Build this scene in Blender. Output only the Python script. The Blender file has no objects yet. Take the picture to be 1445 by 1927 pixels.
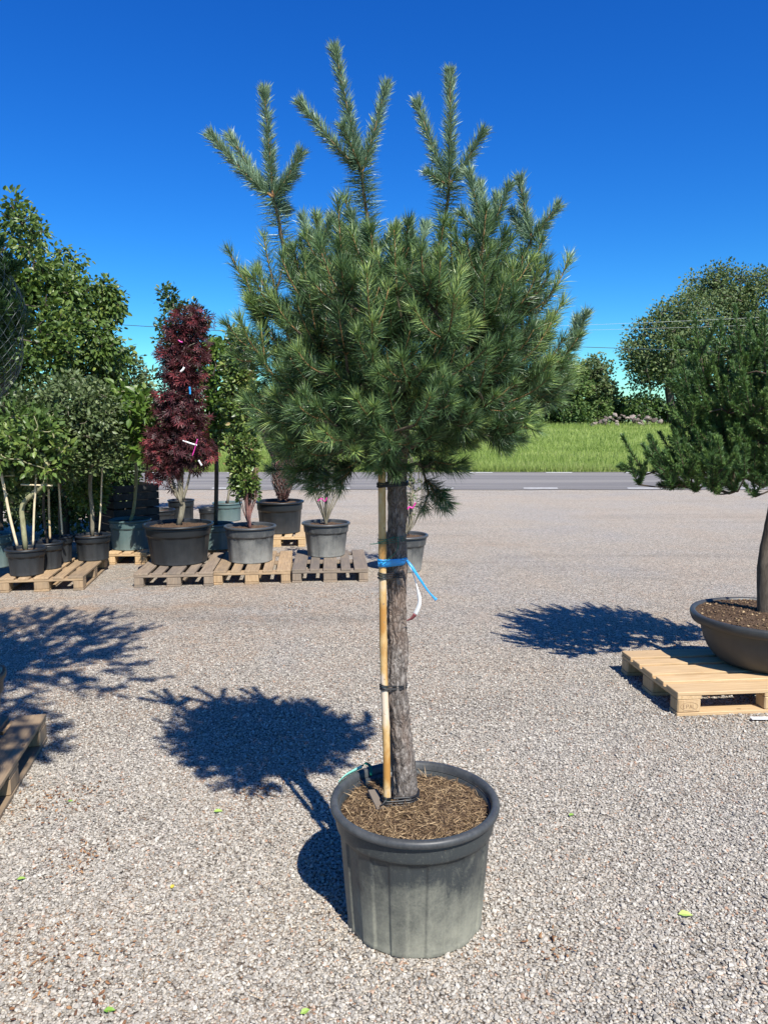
import bpy, math, random
import numpy as np
from mathutils import Vector, Matrix, noise

R_ = math.radians
scene = bpy.context.scene
COL = scene.collection

# ------------------------------------------------------------------ camera, sky, sun, exposure
EYE = 1.69
PITCH = R_(6.85)
FPX = 1428.0
CX, CY = 722.5, 963.5
cam = bpy.data.cameras.new("camera")
cam.sensor_fit = 'VERTICAL'
cam.sensor_height = 24.0
cam.lens = 24.0 * FPX / 1927.0
cam.clip_start = 0.05
cam.clip_end = 3000
camo = bpy.data.objects.new("camera", cam)
COL.objects.link(camo)
camo.location = (0, 0, EYE)
camo.rotation_euler = (math.pi / 2 - PITCH, 0, 0)
scene.camera = camo

SUN_EL = R_(49.0)
SUN_H = np.array([0.43, -0.903]); SUN_H /= np.linalg.norm(SUN_H)
SUN = Vector((SUN_H[0] * math.cos(SUN_EL), SUN_H[1] * math.cos(SUN_EL), math.sin(SUN_EL)))
world = bpy.data.worlds.new("World")
scene.world = world
world.use_nodes = True
wn = world.node_tree
wn.nodes.clear()
sky = wn.nodes.new('ShaderNodeTexSky')
sky.sky_type = 'NISHITA'
sky.sun_disc = False
sky.sun_elevation = SUN_EL
sky.sun_rotation = math.atan2(SUN.x, SUN.y)
sky.air_density = 1.0
sky.dust_density = 0.35
sky.ozone_density = 5.0
sky.altitude = 0
hs = wn.nodes.new('ShaderNodeHueSaturation')
hs.inputs['Saturation'].default_value = 1.22
hs.inputs['Value'].default_value = 1.0
bg = wn.nodes.new('ShaderNodeBackground')
bg.inputs[1].default_value = 0.097
wo = wn.nodes.new('ShaderNodeOutputWorld')
wn.links.new(sky.outputs[0], hs.inputs['Color'])
gm = wn.nodes.new('ShaderNodeGamma'); gm.inputs[1].default_value = 1.75
spv = wn.nodes.new('ShaderNodeSeparateColor'); spv.mode = 'HSV'
pw = wn.nodes.new('ShaderNodeMath'); pw.operation = 'POWER'; pw.inputs[1].default_value = -0.75
vs_ = wn.nodes.new('ShaderNodeVectorMath'); vs_.operation = 'SCALE'
wn.links.new(hs.outputs[0], gm.inputs[0]); wn.links.new(hs.outputs[0], spv.inputs[0])
wn.links.new(spv.outputs[2], pw.inputs[0]); wn.links.new(gm.outputs[0], vs_.inputs[0]); wn.links.new(pw.outputs[0], vs_.inputs['Scale'])
tn = wn.nodes.new('ShaderNodeVectorMath'); tn.operation = 'MULTIPLY'; tn.inputs[1].default_value = (0.74, 1.09, 1.03)
wn.links.new(vs_.outputs[0], tn.inputs[0]); wn.links.new(tn.outputs[0], bg.inputs[0])
wn.links.new(bg.outputs[0], wo.inputs[0])
sl = bpy.data.lights.new("sun", 'SUN')
sl.energy = 5.0
sl.angle = R_(0.53)
sl.color = (1.0, 0.955, 0.88)
so = bpy.data.objects.new("sun", sl)
COL.objects.link(so)
so.rotation_euler = SUN.to_track_quat('Z', 'Y').to_euler()
so.location = SUN * 50
scene.view_settings.view_transform = 'Standard'
scene.view_settings.look = 'None'
scene.view_settings.gamma = 1
scene.view_settings.exposure = 0.72
scene.cycles.max_bounces = 6
scene.cycles.transparent_max_bounces = 8

# ------------------------------------------------------------------ photo pixel -> place
cT, sT = math.cos(PITCH), math.sin(PITCH)
def ray(px, py):
    r = (px - CX) / FPX
    u = -(py - CY) / FPX
    return Vector((r, cT + u * sT, -sT + u * cT))
def at_z(px, py, z=0.0):
    d = ray(px, py)
    return Vector((0, 0, EYE)) + d * ((z - EYE) / d.z)
def at_y(px, py, Y):
    d = ray(px, py)
    return Vector((0, 0, EYE)) + d * (Y / d.y)
def mpp(Y):
    return Y / FPX      # metres per photo pixel at distance Y

# ------------------------------------------------------------------ materials
def nmat(name):
    m = bpy.data.materials.new(name)
    m.use_nodes = True
    nt = m.node_tree
    b = nt.nodes['Principled BSDF']
    return m, nt, b
def N(nt, t, **kw):
    n = nt.nodes.new(t)
    for k, v in kw.items():
        if k in n.inputs:
            n.inputs[k].default_value = v
        else:
            setattr(n, k, v)
    return n
def ramp(nt, fac, stops):
    r = nt.nodes.new('ShaderNodeValToRGB')
    e = r.color_ramp.elements
    while len(e) < len(stops):
        e.new(0.5)
    for i, (p, c) in enumerate(stops):
        e[i].position = p
        e[i].color = (c[0], c[1], c[2], 1)
    nt.links.new(fac, r.inputs[0])
    return r.outputs[0]
def coords(nt, scale=(1, 1, 1), kind='Object'):
    tc = nt.nodes.new('ShaderNodeTexCoord')
    mp = nt.nodes.new('ShaderNodeMapping')
    mp.inputs['Scale'].default_value = scale
    nt.links.new(tc.outputs[kind], mp.inputs[0])
    return mp.outputs[0]
def noise_n(nt, vec, scale, detail=4, rough=0.6, dist=0.0):
    n = N(nt, 'ShaderNodeTexNoise')
    n.inputs['Scale'].default_value = scale
    n.inputs['Detail'].default_value = detail
    n.inputs['Roughness'].default_value = rough
    n.inputs['Distortion'].default_value = dist
    nt.links.new(vec, n.inputs['Vector'])
    return n.outputs[0]
def mixc(nt, fac, a, b, mode='MIX'):
    m = nt.nodes.new('ShaderNodeMix')
    m.data_type = 'RGBA'
    m.blend_type = mode
    for i, v in ((0, fac), (6, a), (7, b)):
        if hasattr(v, 'links') or isinstance(v, bpy.types.NodeSocket):
            nt.links.new(v, m.inputs[i])
        elif isinstance(v, (int, float)):
            m.inputs[i].default_value = v
        else:
            m.inputs[i].default_value = (v[0], v[1], v[2], 1)
    return m.outputs[2]
def math_n(nt, op, a, b=None, c=None, clamp=False):
    m = nt.nodes.new('ShaderNodeMath')
    m.operation = op
    m.use_clamp = clamp
    for i, v in enumerate((a, b, c)):
        if v is None: continue
        if isinstance(v, (int, float)): m.inputs[i].default_value = v
        else: nt.links.new(v, m.inputs[i])
    return m.outputs[0]
def bump(nt, b, h, strength=0.5, dist=0.01):
    n = nt.nodes.new('ShaderNodeBump')
    n.inputs['Strength'].default_value = strength
    n.inputs['Distance'].default_value = dist
    nt.links.new(h, n.inputs['Height'])
    nt.links.new(n.outputs[0], b.inputs['Normal'])

def leaf_mat(name, stops, rough=0.45, transl=0.25, spec=0.5):
    m, nt, b = nmat(name)
    a = N(nt, 'ShaderNodeAttribute', attribute_name='tint')
    c = ramp(nt, a.outputs['Fac'], stops)
    nt.links.new(c, b.inputs['Base Color'])
    b.inputs['Roughness'].default_value = rough
    b.inputs['Specular IOR Level'].default_value = spec
    if transl > 0:
        t = N(nt, 'ShaderNodeBsdfTranslucent')
        tc = mixc(nt, 0.6, c, (0.12, 0.22, 0.02))
        nt.links.new(tc, t.inputs[0])
        mx = N(nt, 'ShaderNodeMixShader')
        mx.inputs[0].default_value = transl
        nt.links.new(b.outputs[0], mx.inputs[1])
        nt.links.new(t.outputs[0], mx.inputs[2])
        nt.links.new(mx.outputs[0], nt.nodes['Material Output'].inputs[0])
    return m
def bark_mat(name, c1, c2, scale=40, stretch=0.25, bs=0.6, dist=0.006):
    m, nt, b = nmat(name)
    v = coords(nt, (1, 1, stretch))
    n1 = noise_n(nt, v, scale, 6, 0.65, 0.6)
    n2 = noise_n(nt, v, scale * 0.2, 3, 0.5)
    s = math_n(nt, 'ADD', math_n(nt, 'MULTIPLY', n1, 0.7), math_n(nt, 'MULTIPLY', n2, 0.3))
    c = ramp(nt, s, [(0.35, c1), (0.62, c2)])
    nt.links.new(c, b.inputs['Base Color'])
    b.inputs['Roughness'].default_value = 0.85
    b.inputs['Specular IOR Level'].default_value = 0.2
    bump(nt, b, n1, bs, dist)
    return m
def plain_mat(name, col, rough=0.5, spec=0.5, var=0.15, scale=30, metal=0, bstr=0.1):
    m, nt, b = nmat(name)
    v = coords(nt)
    n1 = noise_n(nt, v, scale, 4)
    lo = [x * (1 - var) for x in col]
    hi = [min(1, x * (1 + var)) for x in col]
    nt.links.new(ramp(nt, n1, [(0.3, lo), (0.7, hi)]), b.inputs['Base Color'])
    b.inputs['Roughness'].default_value = rough
    b.inputs['Specular IOR Level'].default_value = spec
    b.inputs['Metallic'].default_value = metal
    bump(nt, b, n1, bstr, 0.002)
    return m

def pot_mat(name, base, dirt, hmax, amount, streak=True):
    """moulded plastic with dried lime and dust that settled on the lower wall"""
    m, nt, b = nmat(name)
    v = coords(nt)
    sep = N(nt, 'ShaderNodeSeparateXYZ'); nt.links.new(v, sep.inputs[0])
    g = math_n(nt, 'DIVIDE', sep.outputs[2], hmax)
    g = math_n(nt, 'SUBTRACT', 1.0, g, clamp=True)
    nA = noise_n(nt, v, 7, 6, 0.65, 0.4)
    vs = coords(nt, (1, 1, 0.13))
    nS = noise_n(nt, vs, 38, 5, 0.6, 0.2)
    nF = noise_n(nt, v, 120, 3, 0.7)
    s = math_n(nt, 'MULTIPLY_ADD', g, 1.15, math_n(nt, 'MULTIPLY_ADD', nA, 1.7, -1.05))
    s = math_n(nt, 'ADD', s, math_n(nt, 'MULTIPLY_ADD', nS, 0.55, -0.3))
    s = math_n(nt, 'ADD', s, math_n(nt, 'MULTIPLY_ADD', nF, 0.7, -0.35))
    s = math_n(nt, 'MULTIPLY', s, amount, clamp=True)
    # scratches
    vz = coords(nt, (1, 1, 0.4))
    nz = noise_n(nt, vz, 26, 2, 0.5, 2.5)
    sc = math_n(nt, 'ABSOLUTE', math_n(nt, 'SUBTRACT', nz, 0.5))
    sc = math_n(nt, 'LESS_THAN', sc, 0.0035)
    sc = math_n(nt, 'MULTIPLY', sc, 0.35 * min(1, amount))
    s = math_n(nt, 'MAXIMUM', s, sc)
    c = mixc(nt, s, base, dirt)
    nt.links.new(c, b.inputs['Base Color'])
    rr = math_n(nt, 'MULTIPLY_ADD', s, 0.35, 0.42, clamp=True)
    nt.links.new(rr, b.inputs['Roughness'])
    b.inputs['Specular IOR Level'].default_value = 0.4
    bump(nt, b, nF, 0.12, 0.002)
    return m

def wood_mat(name, c1, c2, c3):
    m, nt, b = nmat(name)
    a = N(nt, 'ShaderNodeAttribute', attribute_name='tint')
    at = N(nt, 'ShaderNodeAttribute', attribute_name='grain')   # per-board grain coordinates
    v = at.outputs['Vector']
    mp = N(nt, 'ShaderNodeMapping'); mp.inputs['Scale'].default_value = (0.9, 14, 14)
    nt.links.new(v, mp.inputs[0])
    n1 = noise_n(nt, mp.outputs[0], 5, 6, 0.6, 0.8)
    mp2 = N(nt, 'ShaderNodeMapping'); mp2.inputs['Scale'].default_value = (1, 3, 3)
    nt.links.new(v, mp2.inputs[0])
    n2 = noise_n(nt, mp2.outputs[0], 3.5, 4, 0.6)
    c = ramp(nt, n1, [(0.3, c1), (0.65, c2)])
    tf = math_n(nt, 'ADD', math_n(nt, 'MULTIPLY', a.outputs['Fac'], 0.65), math_n(nt, 'MULTIPLY_ADD', n2, 1.1, -0.38), clamp=True)
    c = mixc(nt, tf, c, c3)
    # knots
    vo = N(nt, 'ShaderNodeTexVoronoi'); vo.inputs['Scale'].default_value = 4.0
    mp3 = N(nt, 'ShaderNodeMapping'); mp3.inputs['Scale'].default_value = (1, 2.2, 2.2)
    nt.links.new(v, mp3.inputs[0]); nt.links.new(mp3.outputs[0], vo.inputs['Vector'])
    k = math_n(nt, 'LESS_THAN', vo.outputs['Distance'], 0.06)
    c = mixc(nt, math_n(nt, 'MULTIPLY', k, 0.6), c, (0.08, 0.04, 0.02))
    nt.links.new(c, b.inputs['Base Color'])
    b.inputs['Roughness'].default_value = 0.75
    b.inputs['Specular IOR Level'].default_value = 0.25
    bump(nt, b, n1, 0.35, 0.003)
    return m

M = {}
M['wood_new'] = wood_mat('pale pine wood', (0.42, 0.27, 0.13), (0.62, 0.45, 0.26), (0.36, 0.25, 0.14))
M['wood_mid'] = wood_mat('used pine wood', (0.28, 0.18, 0.095), (0.50, 0.35, 0.20), (0.16, 0.125, 0.09))
M['wood_old'] = wood_mat('weathered grey wood', (0.19, 0.14, 0.10), (0.34, 0.26, 0.18), (0.12, 0.105, 0.09))
M['pot_main'] = pot_mat('dark grey plastic with lime dust', (0.036, 0.041, 0.042), (0.25, 0.245, 0.19), 0.38, 1.0)
M['rim_main'] = pot_mat('dark grey plastic rim', (0.030, 0.033, 0.036), (0.18, 0.18, 0.17), 0.9, 0.42)
M['pot_black'] = pot_mat('black plastic', (0.012, 0.0145, 0.017), (0.07, 0.07, 0.07), 0.3, 0.35)
M['pot_grey'] = pot_mat('grey plastic with dust', (0.05, 0.053, 0.055), (0.24, 0.235, 0.21), 0.42, 0.9)
M['pot_teal'] = pot_mat('grey green plastic', (0.075, 0.12, 0.118), (0.19, 0.22, 0.21), 0.3, 0.35)
M['pot_bowl'] = pot_mat('anthracite plastic bowl', (0.034, 0.036, 0.037), (0.09, 0.09, 0.086), 0.5, 0.5)
M['tie'] = plain_mat('black rubber tie', (0.012, 0.012, 0.013), 0.45)
M['blue'] = plain_mat('blue ribbon', (0.02, 0.27, 0.62), 0.35, 0.6)
M['green_tw'] = plain_mat('green twine', (0.0, 0.10, 0.065), 0.5)
M['white'] = plain_mat('white plastic label', (0.78, 0.78, 0.76), 0.4, var=0.05)
M['red'] = plain_mat('dull red print', (0.35, 0.10, 0.10), 0.5)
M['mint'] = plain_mat('mint ribbon', (0.22, 0.55, 0.45), 0.4)
M['pink'] = plain_mat('pink ribbon', (0.62, 0.04, 0.30), 0.4)
M['wire'] = plain_mat('dark wire', (0.03, 0.05, 0.06), 0.6)
M['wire_pale'] = plain_mat('bare aluminium wire', (0.5, 0.52, 0.52), 0.5)
M['net'] = plain_mat('white netting', (0.13, 0.15, 0.14), 0.6)
M['crate'] = plain_mat('dark stained boards', (0.035, 0.034, 0.034), 0.7, 0.3, 0.4, 12)
M['cane'] = plain_mat('weathered bamboo', (0.48, 0.36, 0.20), 0.45, 0.4, 0.25, 12)
M['cane_pale'] = plain_mat('pale cane', (0.62, 0.52, 0.34), 0.5, 0.4, 0.2, 12)
M['bark_grey'] = bark_mat('grey bark', (0.10, 0.085, 0.06), (0.26, 0.235, 0.17), 45, 0.3, 0.4)
M['bark_dark'] = bark_mat('dark bark', (0.035, 0.028, 0.022), (0.11, 0.09, 0.07), 40, 0.3, 0.5)
M['bark_lime'] = bark_mat('smooth olive bark', (0.17, 0.16, 0.085), (0.34, 0.33, 0.19), 30, 0.6, 0.25)
M['bark_far'] = bark_mat('distant bark', (0.05, 0.042, 0.033), (0.13, 0.11, 0.085), 3, 0.3, 0.3)
M['twig'] = bark_mat('orange brown twig', (0.13, 0.07, 0.03), (0.32, 0.19, 0.09), 160, 0.5, 0.3, 0.001)
M['twig_dark'] = bark_mat('grey brown twig', (0.05, 0.035, 0.025), (0.13, 0.10, 0.07), 90, 0.5, 0.4, 0.002)
M['twig_red'] = bark_mat('reddish twig', (0.14, 0.06, 0.06), (0.30, 0.16, 0.13), 90, 0.5, 0.3, 0.002)
M['needle'] = leaf_mat('pine needles', [(0.0, (0.013, 0.028, 0.010)), (0.35, (0.050, 0.102, 0.042)), (0.7, (0.135, 0.220, 0.076)), (1.0, (0.33, 0.42, 0.11))], 0.42, 0.10, 0.5)  # lowest stop darkened to paint shade inside the crown
M['needle_top'] = leaf_mat('sky tinted leader needles', [(0.0, (0.07, 0.13, 0.09)), (0.5, (0.17, 0.265, 0.165)), (1.0, (0.34, 0.44, 0.23))], 0.42, 0.10, 0.5)  # bluish base colour stands in for sky reflection on the leaders
M['needle_b'] = leaf_mat('short pine needles', [(0.0, (0.034, 0.075, 0.026)), (0.5, (0.085, 0.165, 0.048)), (1.0, (0.20, 0.30, 0.08))], 0.45, 0.10, 0.4)
M['leaf_a'] = leaf_mat('broad green leaves', [(0.0, (0.040, 0.075, 0.016)), (0.6, (0.095, 0.155, 0.032)), (1.0, (0.24, 0.29, 0.065))], 0.42, 0.22, 0.4)
M['leaf_b'] = leaf_mat('grey green leaves', [(0.0, (0.045, 0.070, 0.026)), (0.6, (0.105, 0.145, 0.055)), (1.0, (0.24, 0.28, 0.12))], 0.45, 0.18, 0.4)
M['leaf_c'] = leaf_mat('lime green leaves', [(0.0, (0.05, 0.095, 0.016)), (0.6, (0.10, 0.175, 0.028)), (1.0, (0.20, 0.27, 0.06))], 0.4, 0.28, 0.5)
M['leaf_d'] = leaf_mat('dark glossy leaves', [(0.0, (0.020, 0.044, 0.014)), (0.6, (0.052, 0.092, 0.025)), (1.0, (0.15, 0.20, 0.05))], 0.42, 0.14, 0.4)
M['leaf_red'] = leaf_mat('dark red maple leaves', [(0.0, (0.018, 0.007, 0.008)), (0.6, (0.060, 0.015, 0.018)), (1.0, (0.22, 0.036, 0.040))], 0.5, 0.06, 0.3)
M['leaf_col'] = leaf_mat('green leaves with bronze tips', [(0.0, (0.045, 0.085, 0.02)), (0.6, (0.13, 0.19, 0.04)), (0.82, (0.28, 0.30, 0.09)), (1.0, (0.42, 0.20, 0.15))], 0.38, 0.2, 0.5)
M['leaf_far'] = leaf_mat('distant foliage', [(0.0, (0.065, 0.095, 0.048)), (0.5, (0.125, 0.170, 0.070)), (1.0, (0.24, 0.26, 0.10))], 0.6, 0.2, 0.2)
M['leaf_far2'] = leaf_mat('distant hedge foliage', [(0.0, (0.045, 0.085, 0.030)), (0.5, (0.095, 0.155, 0.045)), (1.0, (0.19, 0.25, 0.07))], 0.6, 0.2, 0.2)
M['litter'] = leaf_mat('dry needles', [(0.0, (0.06, 0.036, 0.02)), (0.5, (0.18, 0.115, 0.06)), (1.0, (0.42, 0.30, 0.165))], 0.6, 0.0, 0.3)
M['fallen'] = leaf_mat('fallen leaf', [(0.0, (0.16, 0.30, 0.04)), (0.5, (0.38, 0.50, 0.12)), (1.0, (0.62, 0.48, 0.06))], 0.5, 0.1, 0.4)
M['grass'] = leaf_mat('meadow grass blades', [(0.0, (0.17, 0.24, 0.055)), (0.6, (0.30, 0.385, 0.10)), (1.0, (0.46, 0.47, 0.21))], 0.7, 0.25, 0.1)
M['stone'] = leaf_mat('crushed stone', [(0.0, (0.19, 0.175, 0.15)), (0.25, (0.30, 0.275, 0.236)), (0.75, (0.40, 0.368, 0.315)), (0.965, (0.50, 0.465, 0.40)), (0.98, (0.36, 0.25, 0.18)), (1.0, (0.30, 0.18, 0.12))], 0.85, 0.0, 0.2)
M['rock'] = leaf_mat('field stones', [(0.0, (0.08, 0.062, 0.054)), (0.5, (0.17, 0.135, 0.115)), (1.0, (0.30, 0.245, 0.215))], 0.9, 0.0, 0.2)

def soil_material(name, c1, c2, c3):
    m, nt, b = nmat(name)
    v = coords(nt)
    n1 = noise_n(nt, v, 90, 6, 0.75)
    vo = N(nt, 'ShaderNodeTexVoronoi'); vo.inputs['Scale'].default_value = 120
    nt.links.new(v, vo.inputs['Vector'])
    c = ramp(nt, n1, [(0.35, c1), (0.6, c2)])
    k = math_n(nt, 'GREATER_THAN', n1, 0.63)
    c = mixc(nt, k, c, c3)
    nt.links.new(c, b.inputs['Base Color'])
    b.inputs['Roughness'].default_value = 0.95
    b.inputs['Specular IOR Level'].default_value = 0.1
    bump(nt, b, n1, 1.0, 0.01)
    return m
M['soil'] = soil_material('potting soil', (0.035, 0.022, 0.014), (0.13, 0.085, 0.055), (0.32, 0.22, 0.14))

def gravel_material():
    m, nt, b = nmat('gravel ground')
    v = coords(nt)
    wv = N(nt, 'ShaderNodeVectorMath', operation='ADD')
    nn = N(nt, 'ShaderNodeTexNoise'); nn.inputs['Scale'].default_value = 60; nt.links.new(v, nn.inputs['Vector'])
    sc = N(nt, 'ShaderNodeVectorMath', operation='SCALE'); sc.inputs['Scale'].default_value = 0.008
    nt.links.new(nn.outputs['Color'], sc.inputs[0]); nt.links.new(v, wv.inputs[0]); nt.links.new(sc.outputs[0], wv.inputs[1])
    vo = N(nt, 'ShaderNodeTexVoronoi'); vo.inputs['Scale'].default_value = 98
    nt.links.new(wv.outputs[0], vo.inputs['Vector'])
    sp = N(nt, 'ShaderNodeSeparateColor'); nt.links.new(vo.outputs['Color'], sp.inputs[0])
    c = ramp(nt, sp.outputs[0], [(0.0, (0.15, 0.138, 0.12)), (0.3, (0.30, 0.275, 0.236)), (0.75, (0.43, 0.392, 0.335)), (0.96, (0.56, 0.515, 0.44)), (0.98, (0.42, 0.27, 0.18))])
    # gaps between the stones
    gap = ramp(nt, vo.outputs['Distance'], [(0.50, (1, 1, 1)), (0.78, (0.22, 0.20, 0.19))])
    c = mixc(nt, 1.0, c, gap, 'MULTIPLY')
    # coarser patches: pinkish and tan drifts, worn lanes
    n2 = noise_n(nt, v, 0.55, 5, 0.6, 0.5)
    drift = ramp(nt, n2, [(0.35, (0.93, 0.95, 0.99)), (0.5, (1.0, 0.98, 0.95)), (0.66, (1.02, 0.94, 0.86))])
    c = mixc(nt, 1.0, c, drift, 'MULTIPLY')
    n3 = noise_n(nt, v, 2.6, 6, 0.7, 0.8)
    vt = coords(nt, (0.16, 1.0, 1))
    n4 = noise_n(nt, vt, 1.3, 5, 0.65, 0.3)
    n5 = noise_n(nt, v, 26, 5, 0.85)
    c = mixc(nt, 1.0, c, ramp(nt, n5, [(0.36, (0.66, 0.65, 0.64)), (0.5, (1.0, 1.0, 1.0)), (0.64, (1.22, 1.2, 1.18))]), 'MULTIPLY')
    n6 = noise_n(nt, v, 0.9, 3, 0.6, 1.2)
    c = mixc(nt, ramp(nt, n6, [(0.56, (0, 0, 0)), (0.70, (0.30, 0.30, 0.30))]), c, (0.36, 0.28, 0.21))
    c = mixc(nt, 1.0, c, ramp(nt, n4, [(0.36, (0.84, 0.83, 0.82)), (0.47, (1, 1, 1)), (0.56, (1.0, 1.0, 1.0)), (0.68, (1.07, 1.05, 1.02))]), 'MULTIPLY')
    # fine brown dust and bark crumbs between nursery rows
    sepp = N(nt, 'ShaderNodeSeparateXYZ'); nt.links.new(v, sepp.inputs[0])
    left = math_n(nt, 'MULTIPLY_ADD', sepp.outputs[0], -0.22, 0.30, clamp=True)
    band = math_n(nt, 'MULTIPLY', left, ramp(nt, n3, [(0.5, (0, 0, 0)), (0.72, (1, 1, 1))]))
    c = mixc(nt, math_n(nt, 'MULTIPLY', band, 0.8, clamp=True), c, (0.34, 0.22, 0.13))
    # bare pinkish fine grit further out
    far = math_n(nt, 'MULTIPLY_ADD', sepp.outputs[1], 0.12, -0.7, clamp=True)
    c = mixc(nt, math_n(nt, 'MULTIPLY', far, 0.28), c, (0.47, 0.415, 0.345))
    nt.links.new(c, b.inputs['Base Color'])
    b.inputs['Roughness'].default_value = 0.95
    b.inputs['Specular IOR Level'].default_value = 0.1
    hh = math_n(nt, 'SUBTRACT', 1.0, vo.outputs['Distance'])
    hh = math_n(nt, 'ADD', hh, math_n(nt, 'MULTIPLY', sp.outputs[1], 0.5))
    bump(nt, b, hh, 0.85, 0.006)
    return m
M['gravel'] = gravel_material()

def asphalt_material():
    m, nt, b = nmat('asphalt')
    v = coords(nt)
    n1 = noise_n(nt, v, 60, 3, 0.7)
    vv = coords(nt, (0.03, 1, 1))
    n2 = noise_n(nt, vv, 1.6, 4, 0.6)
    c = ramp(nt, n1, [(0.3, (0.155, 0.147, 0.135)), (0.7, (0.245, 0.232, 0.215))])
    c2 = ramp(nt, n2, [(0.38, (0.72, 0.72, 0.75)), (0.6, (1.12, 1.1, 1.08))])
    nt.links.new(mixc(nt, 1.0, c, c2, 'MULTIPLY'), b.inputs['Base Color'])
    b.inputs['Roughness'].default_value = 0.9
    b.inputs['Specular IOR Level'].default_value = 0.2
    bump(nt, b, n1, 0.3, 0.005)
    return m
M['asphalt'] = asphalt_material()
M['paint'] = plain_mat('road paint', (0.72, 0.72, 0.70), 0.7, var=0.2, scale=8)

def meadow_material():
    m, nt, b = nmat('meadow soil and grass')
    v = coords(nt)
    n1 = noise_n(nt, v, 2.5, 6, 0.7)
    n2 = noise_n(nt, v, 0.12, 4, 0.6)
    s = math_n(nt, 'ADD', math_n(nt, 'MULTIPLY', n1, 0.5), math_n(nt, 'MULTIPLY', n2, 0.5))
    c = ramp(nt, s, [(0.35, (0.14, 0.20, 0.05)), (0.5, (0.21, 0.28, 0.075)), (0.65, (0.28, 0.33, 0.10))])
    nt.links.new(c, b.inputs['Base Color'])
    b.inputs['Roughness'].default_value = 0.9
    b.inputs['Specular IOR Level'].default_value = 0.1
    bump(nt, b, n1, 0.8, 0.15)
    return m
M['meadow'] = meadow_material()

# ------------------------------------------------------------------ mesh helpers
def tag(o, label=None, cat=None, group=None, kind=None):
    if label: o['label'] = label
    if cat: o['category'] = cat
    if group: o['group'] = group
    if kind: o['kind'] = kind
    return o
def empty(name, loc, label, cat, group=None, rz=0.0):
    o = bpy.data.objects.new(name, None)
    o.empty_display_size = 0.1
    COL.objects.link(o)
    o.location = loc
    o.rotation_euler = (0, 0, rz)
    return tag(o, label, cat, group)
class MB:
    """collects vertices and faces (quads and triangles) and links them as one object"""
    def __init__(self):
        self.v = []; self.f3 = []; self.f4 = []; self.t = []; self.g = []; self.n = 0
    def add(self, v, f3=None, f4=None, tint=None, grain=None):
        v = np.asarray(v, dtype=np.float32).reshape(-1, 3)
        if f3 is not None and len(f3): self.f3.append(np.asarray(f3, dtype=np.int64).reshape(-1, 3) + self.n)
        if f4 is not None and len(f4): self.f4.append(np.asarray(f4, dtype=np.int64).reshape(-1, 4) + self.n)
        if tint is None: tint = 0.5
        self.t.append(np.broadcast_to(np.asarray(tint, dtype=np.float32), (len(v),)).copy())
        self.g.append(np.asarray(grain, dtype=np.float32) if grain is not None else v.copy())
        self.v.append(v); self.n += len(v)
    def build(self, name, mat, parent=None, smooth=False, loc=None, grain=False):
        V = np.concatenate(self.v) if self.v else np.zeros((0, 3), np.float32)
        f3 = np.concatenate(self.f3) if self.f3 else np.zeros((0, 3), np.int64)
        f4 = np.concatenate(self.f4) if self.f4 else np.zeros((0, 4), np.int64)
        org = None
        if loc is not None:
            org = np.array(loc, dtype=np.float32)
            V = V - org
        me = bpy.data.meshes.new(name)
        me.vertices.add(len(V)); me.vertices.foreach_set('co', V.ravel())
        nl = f3.size + f4.size
        me.loops.add(nl)
        me.loops.foreach_set('vertex_index', np.concatenate([f3.ravel(), f4.ravel()]).astype(np.int32))
        npoly = len(f3) + len(f4)
        me.polygons.add(npoly)
        ls = np.concatenate([np.arange(len(f3)) * 3, f3.size + np.arange(len(f4)) * 4]).astype(np.int32)
        me.polygons.foreach_set('loop_start', ls)
        if smooth:
            me.polygons.foreach_set('use_smooth', np.ones(npoly, dtype=bool))
        else:
            me.polygons.foreach_set('use_smooth', np.zeros(npoly, dtype=bool))
        a = me.attributes.new('tint', 'FLOAT', 'POINT')
        a.data.foreach_set('value', np.concatenate(self.t))
        if grain:
            a = me.attributes.new('grain', 'FLOAT_VECTOR', 'POINT')
            a.data.foreach_set('vector', np.concatenate(self.g).ravel())
        me.update(calc_edges=True)
        me.validate()
        me.materials.append(mat)
        o = bpy.data.objects.new(name, me)
        COL.objects.link(o)
        if loc is not None: o.location = loc
        if parent is not None:
            o.parent = parent
        return o
def frames(path):
    P = np.asarray(path, dtype=float)
    T = np.gradient(P, axis=0)
    T /= np.maximum(np.linalg.norm(T, axis=1, keepdims=True), 1e-9)
    up = np.array([0, 0, 1.0]) if abs(T[0][2]) < 0.9 else np.array([1.0, 0, 0])
    U = []; W = []
    u = np.cross(T[0], up); u /= np.linalg.norm(u)
    for t in T:
        u = u - t * np.dot(u, t)
        n = np.linalg.norm(u)
        if n < 1e-6:
            u = np.cross(t, np.array([0.3, 0.5, 0.8]))
            n = np.linalg.norm(u)
        u = u / n
        U.append(u); W.append(np.cross(t, u))
    return P, T, np.array(U), np.array(W)
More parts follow.
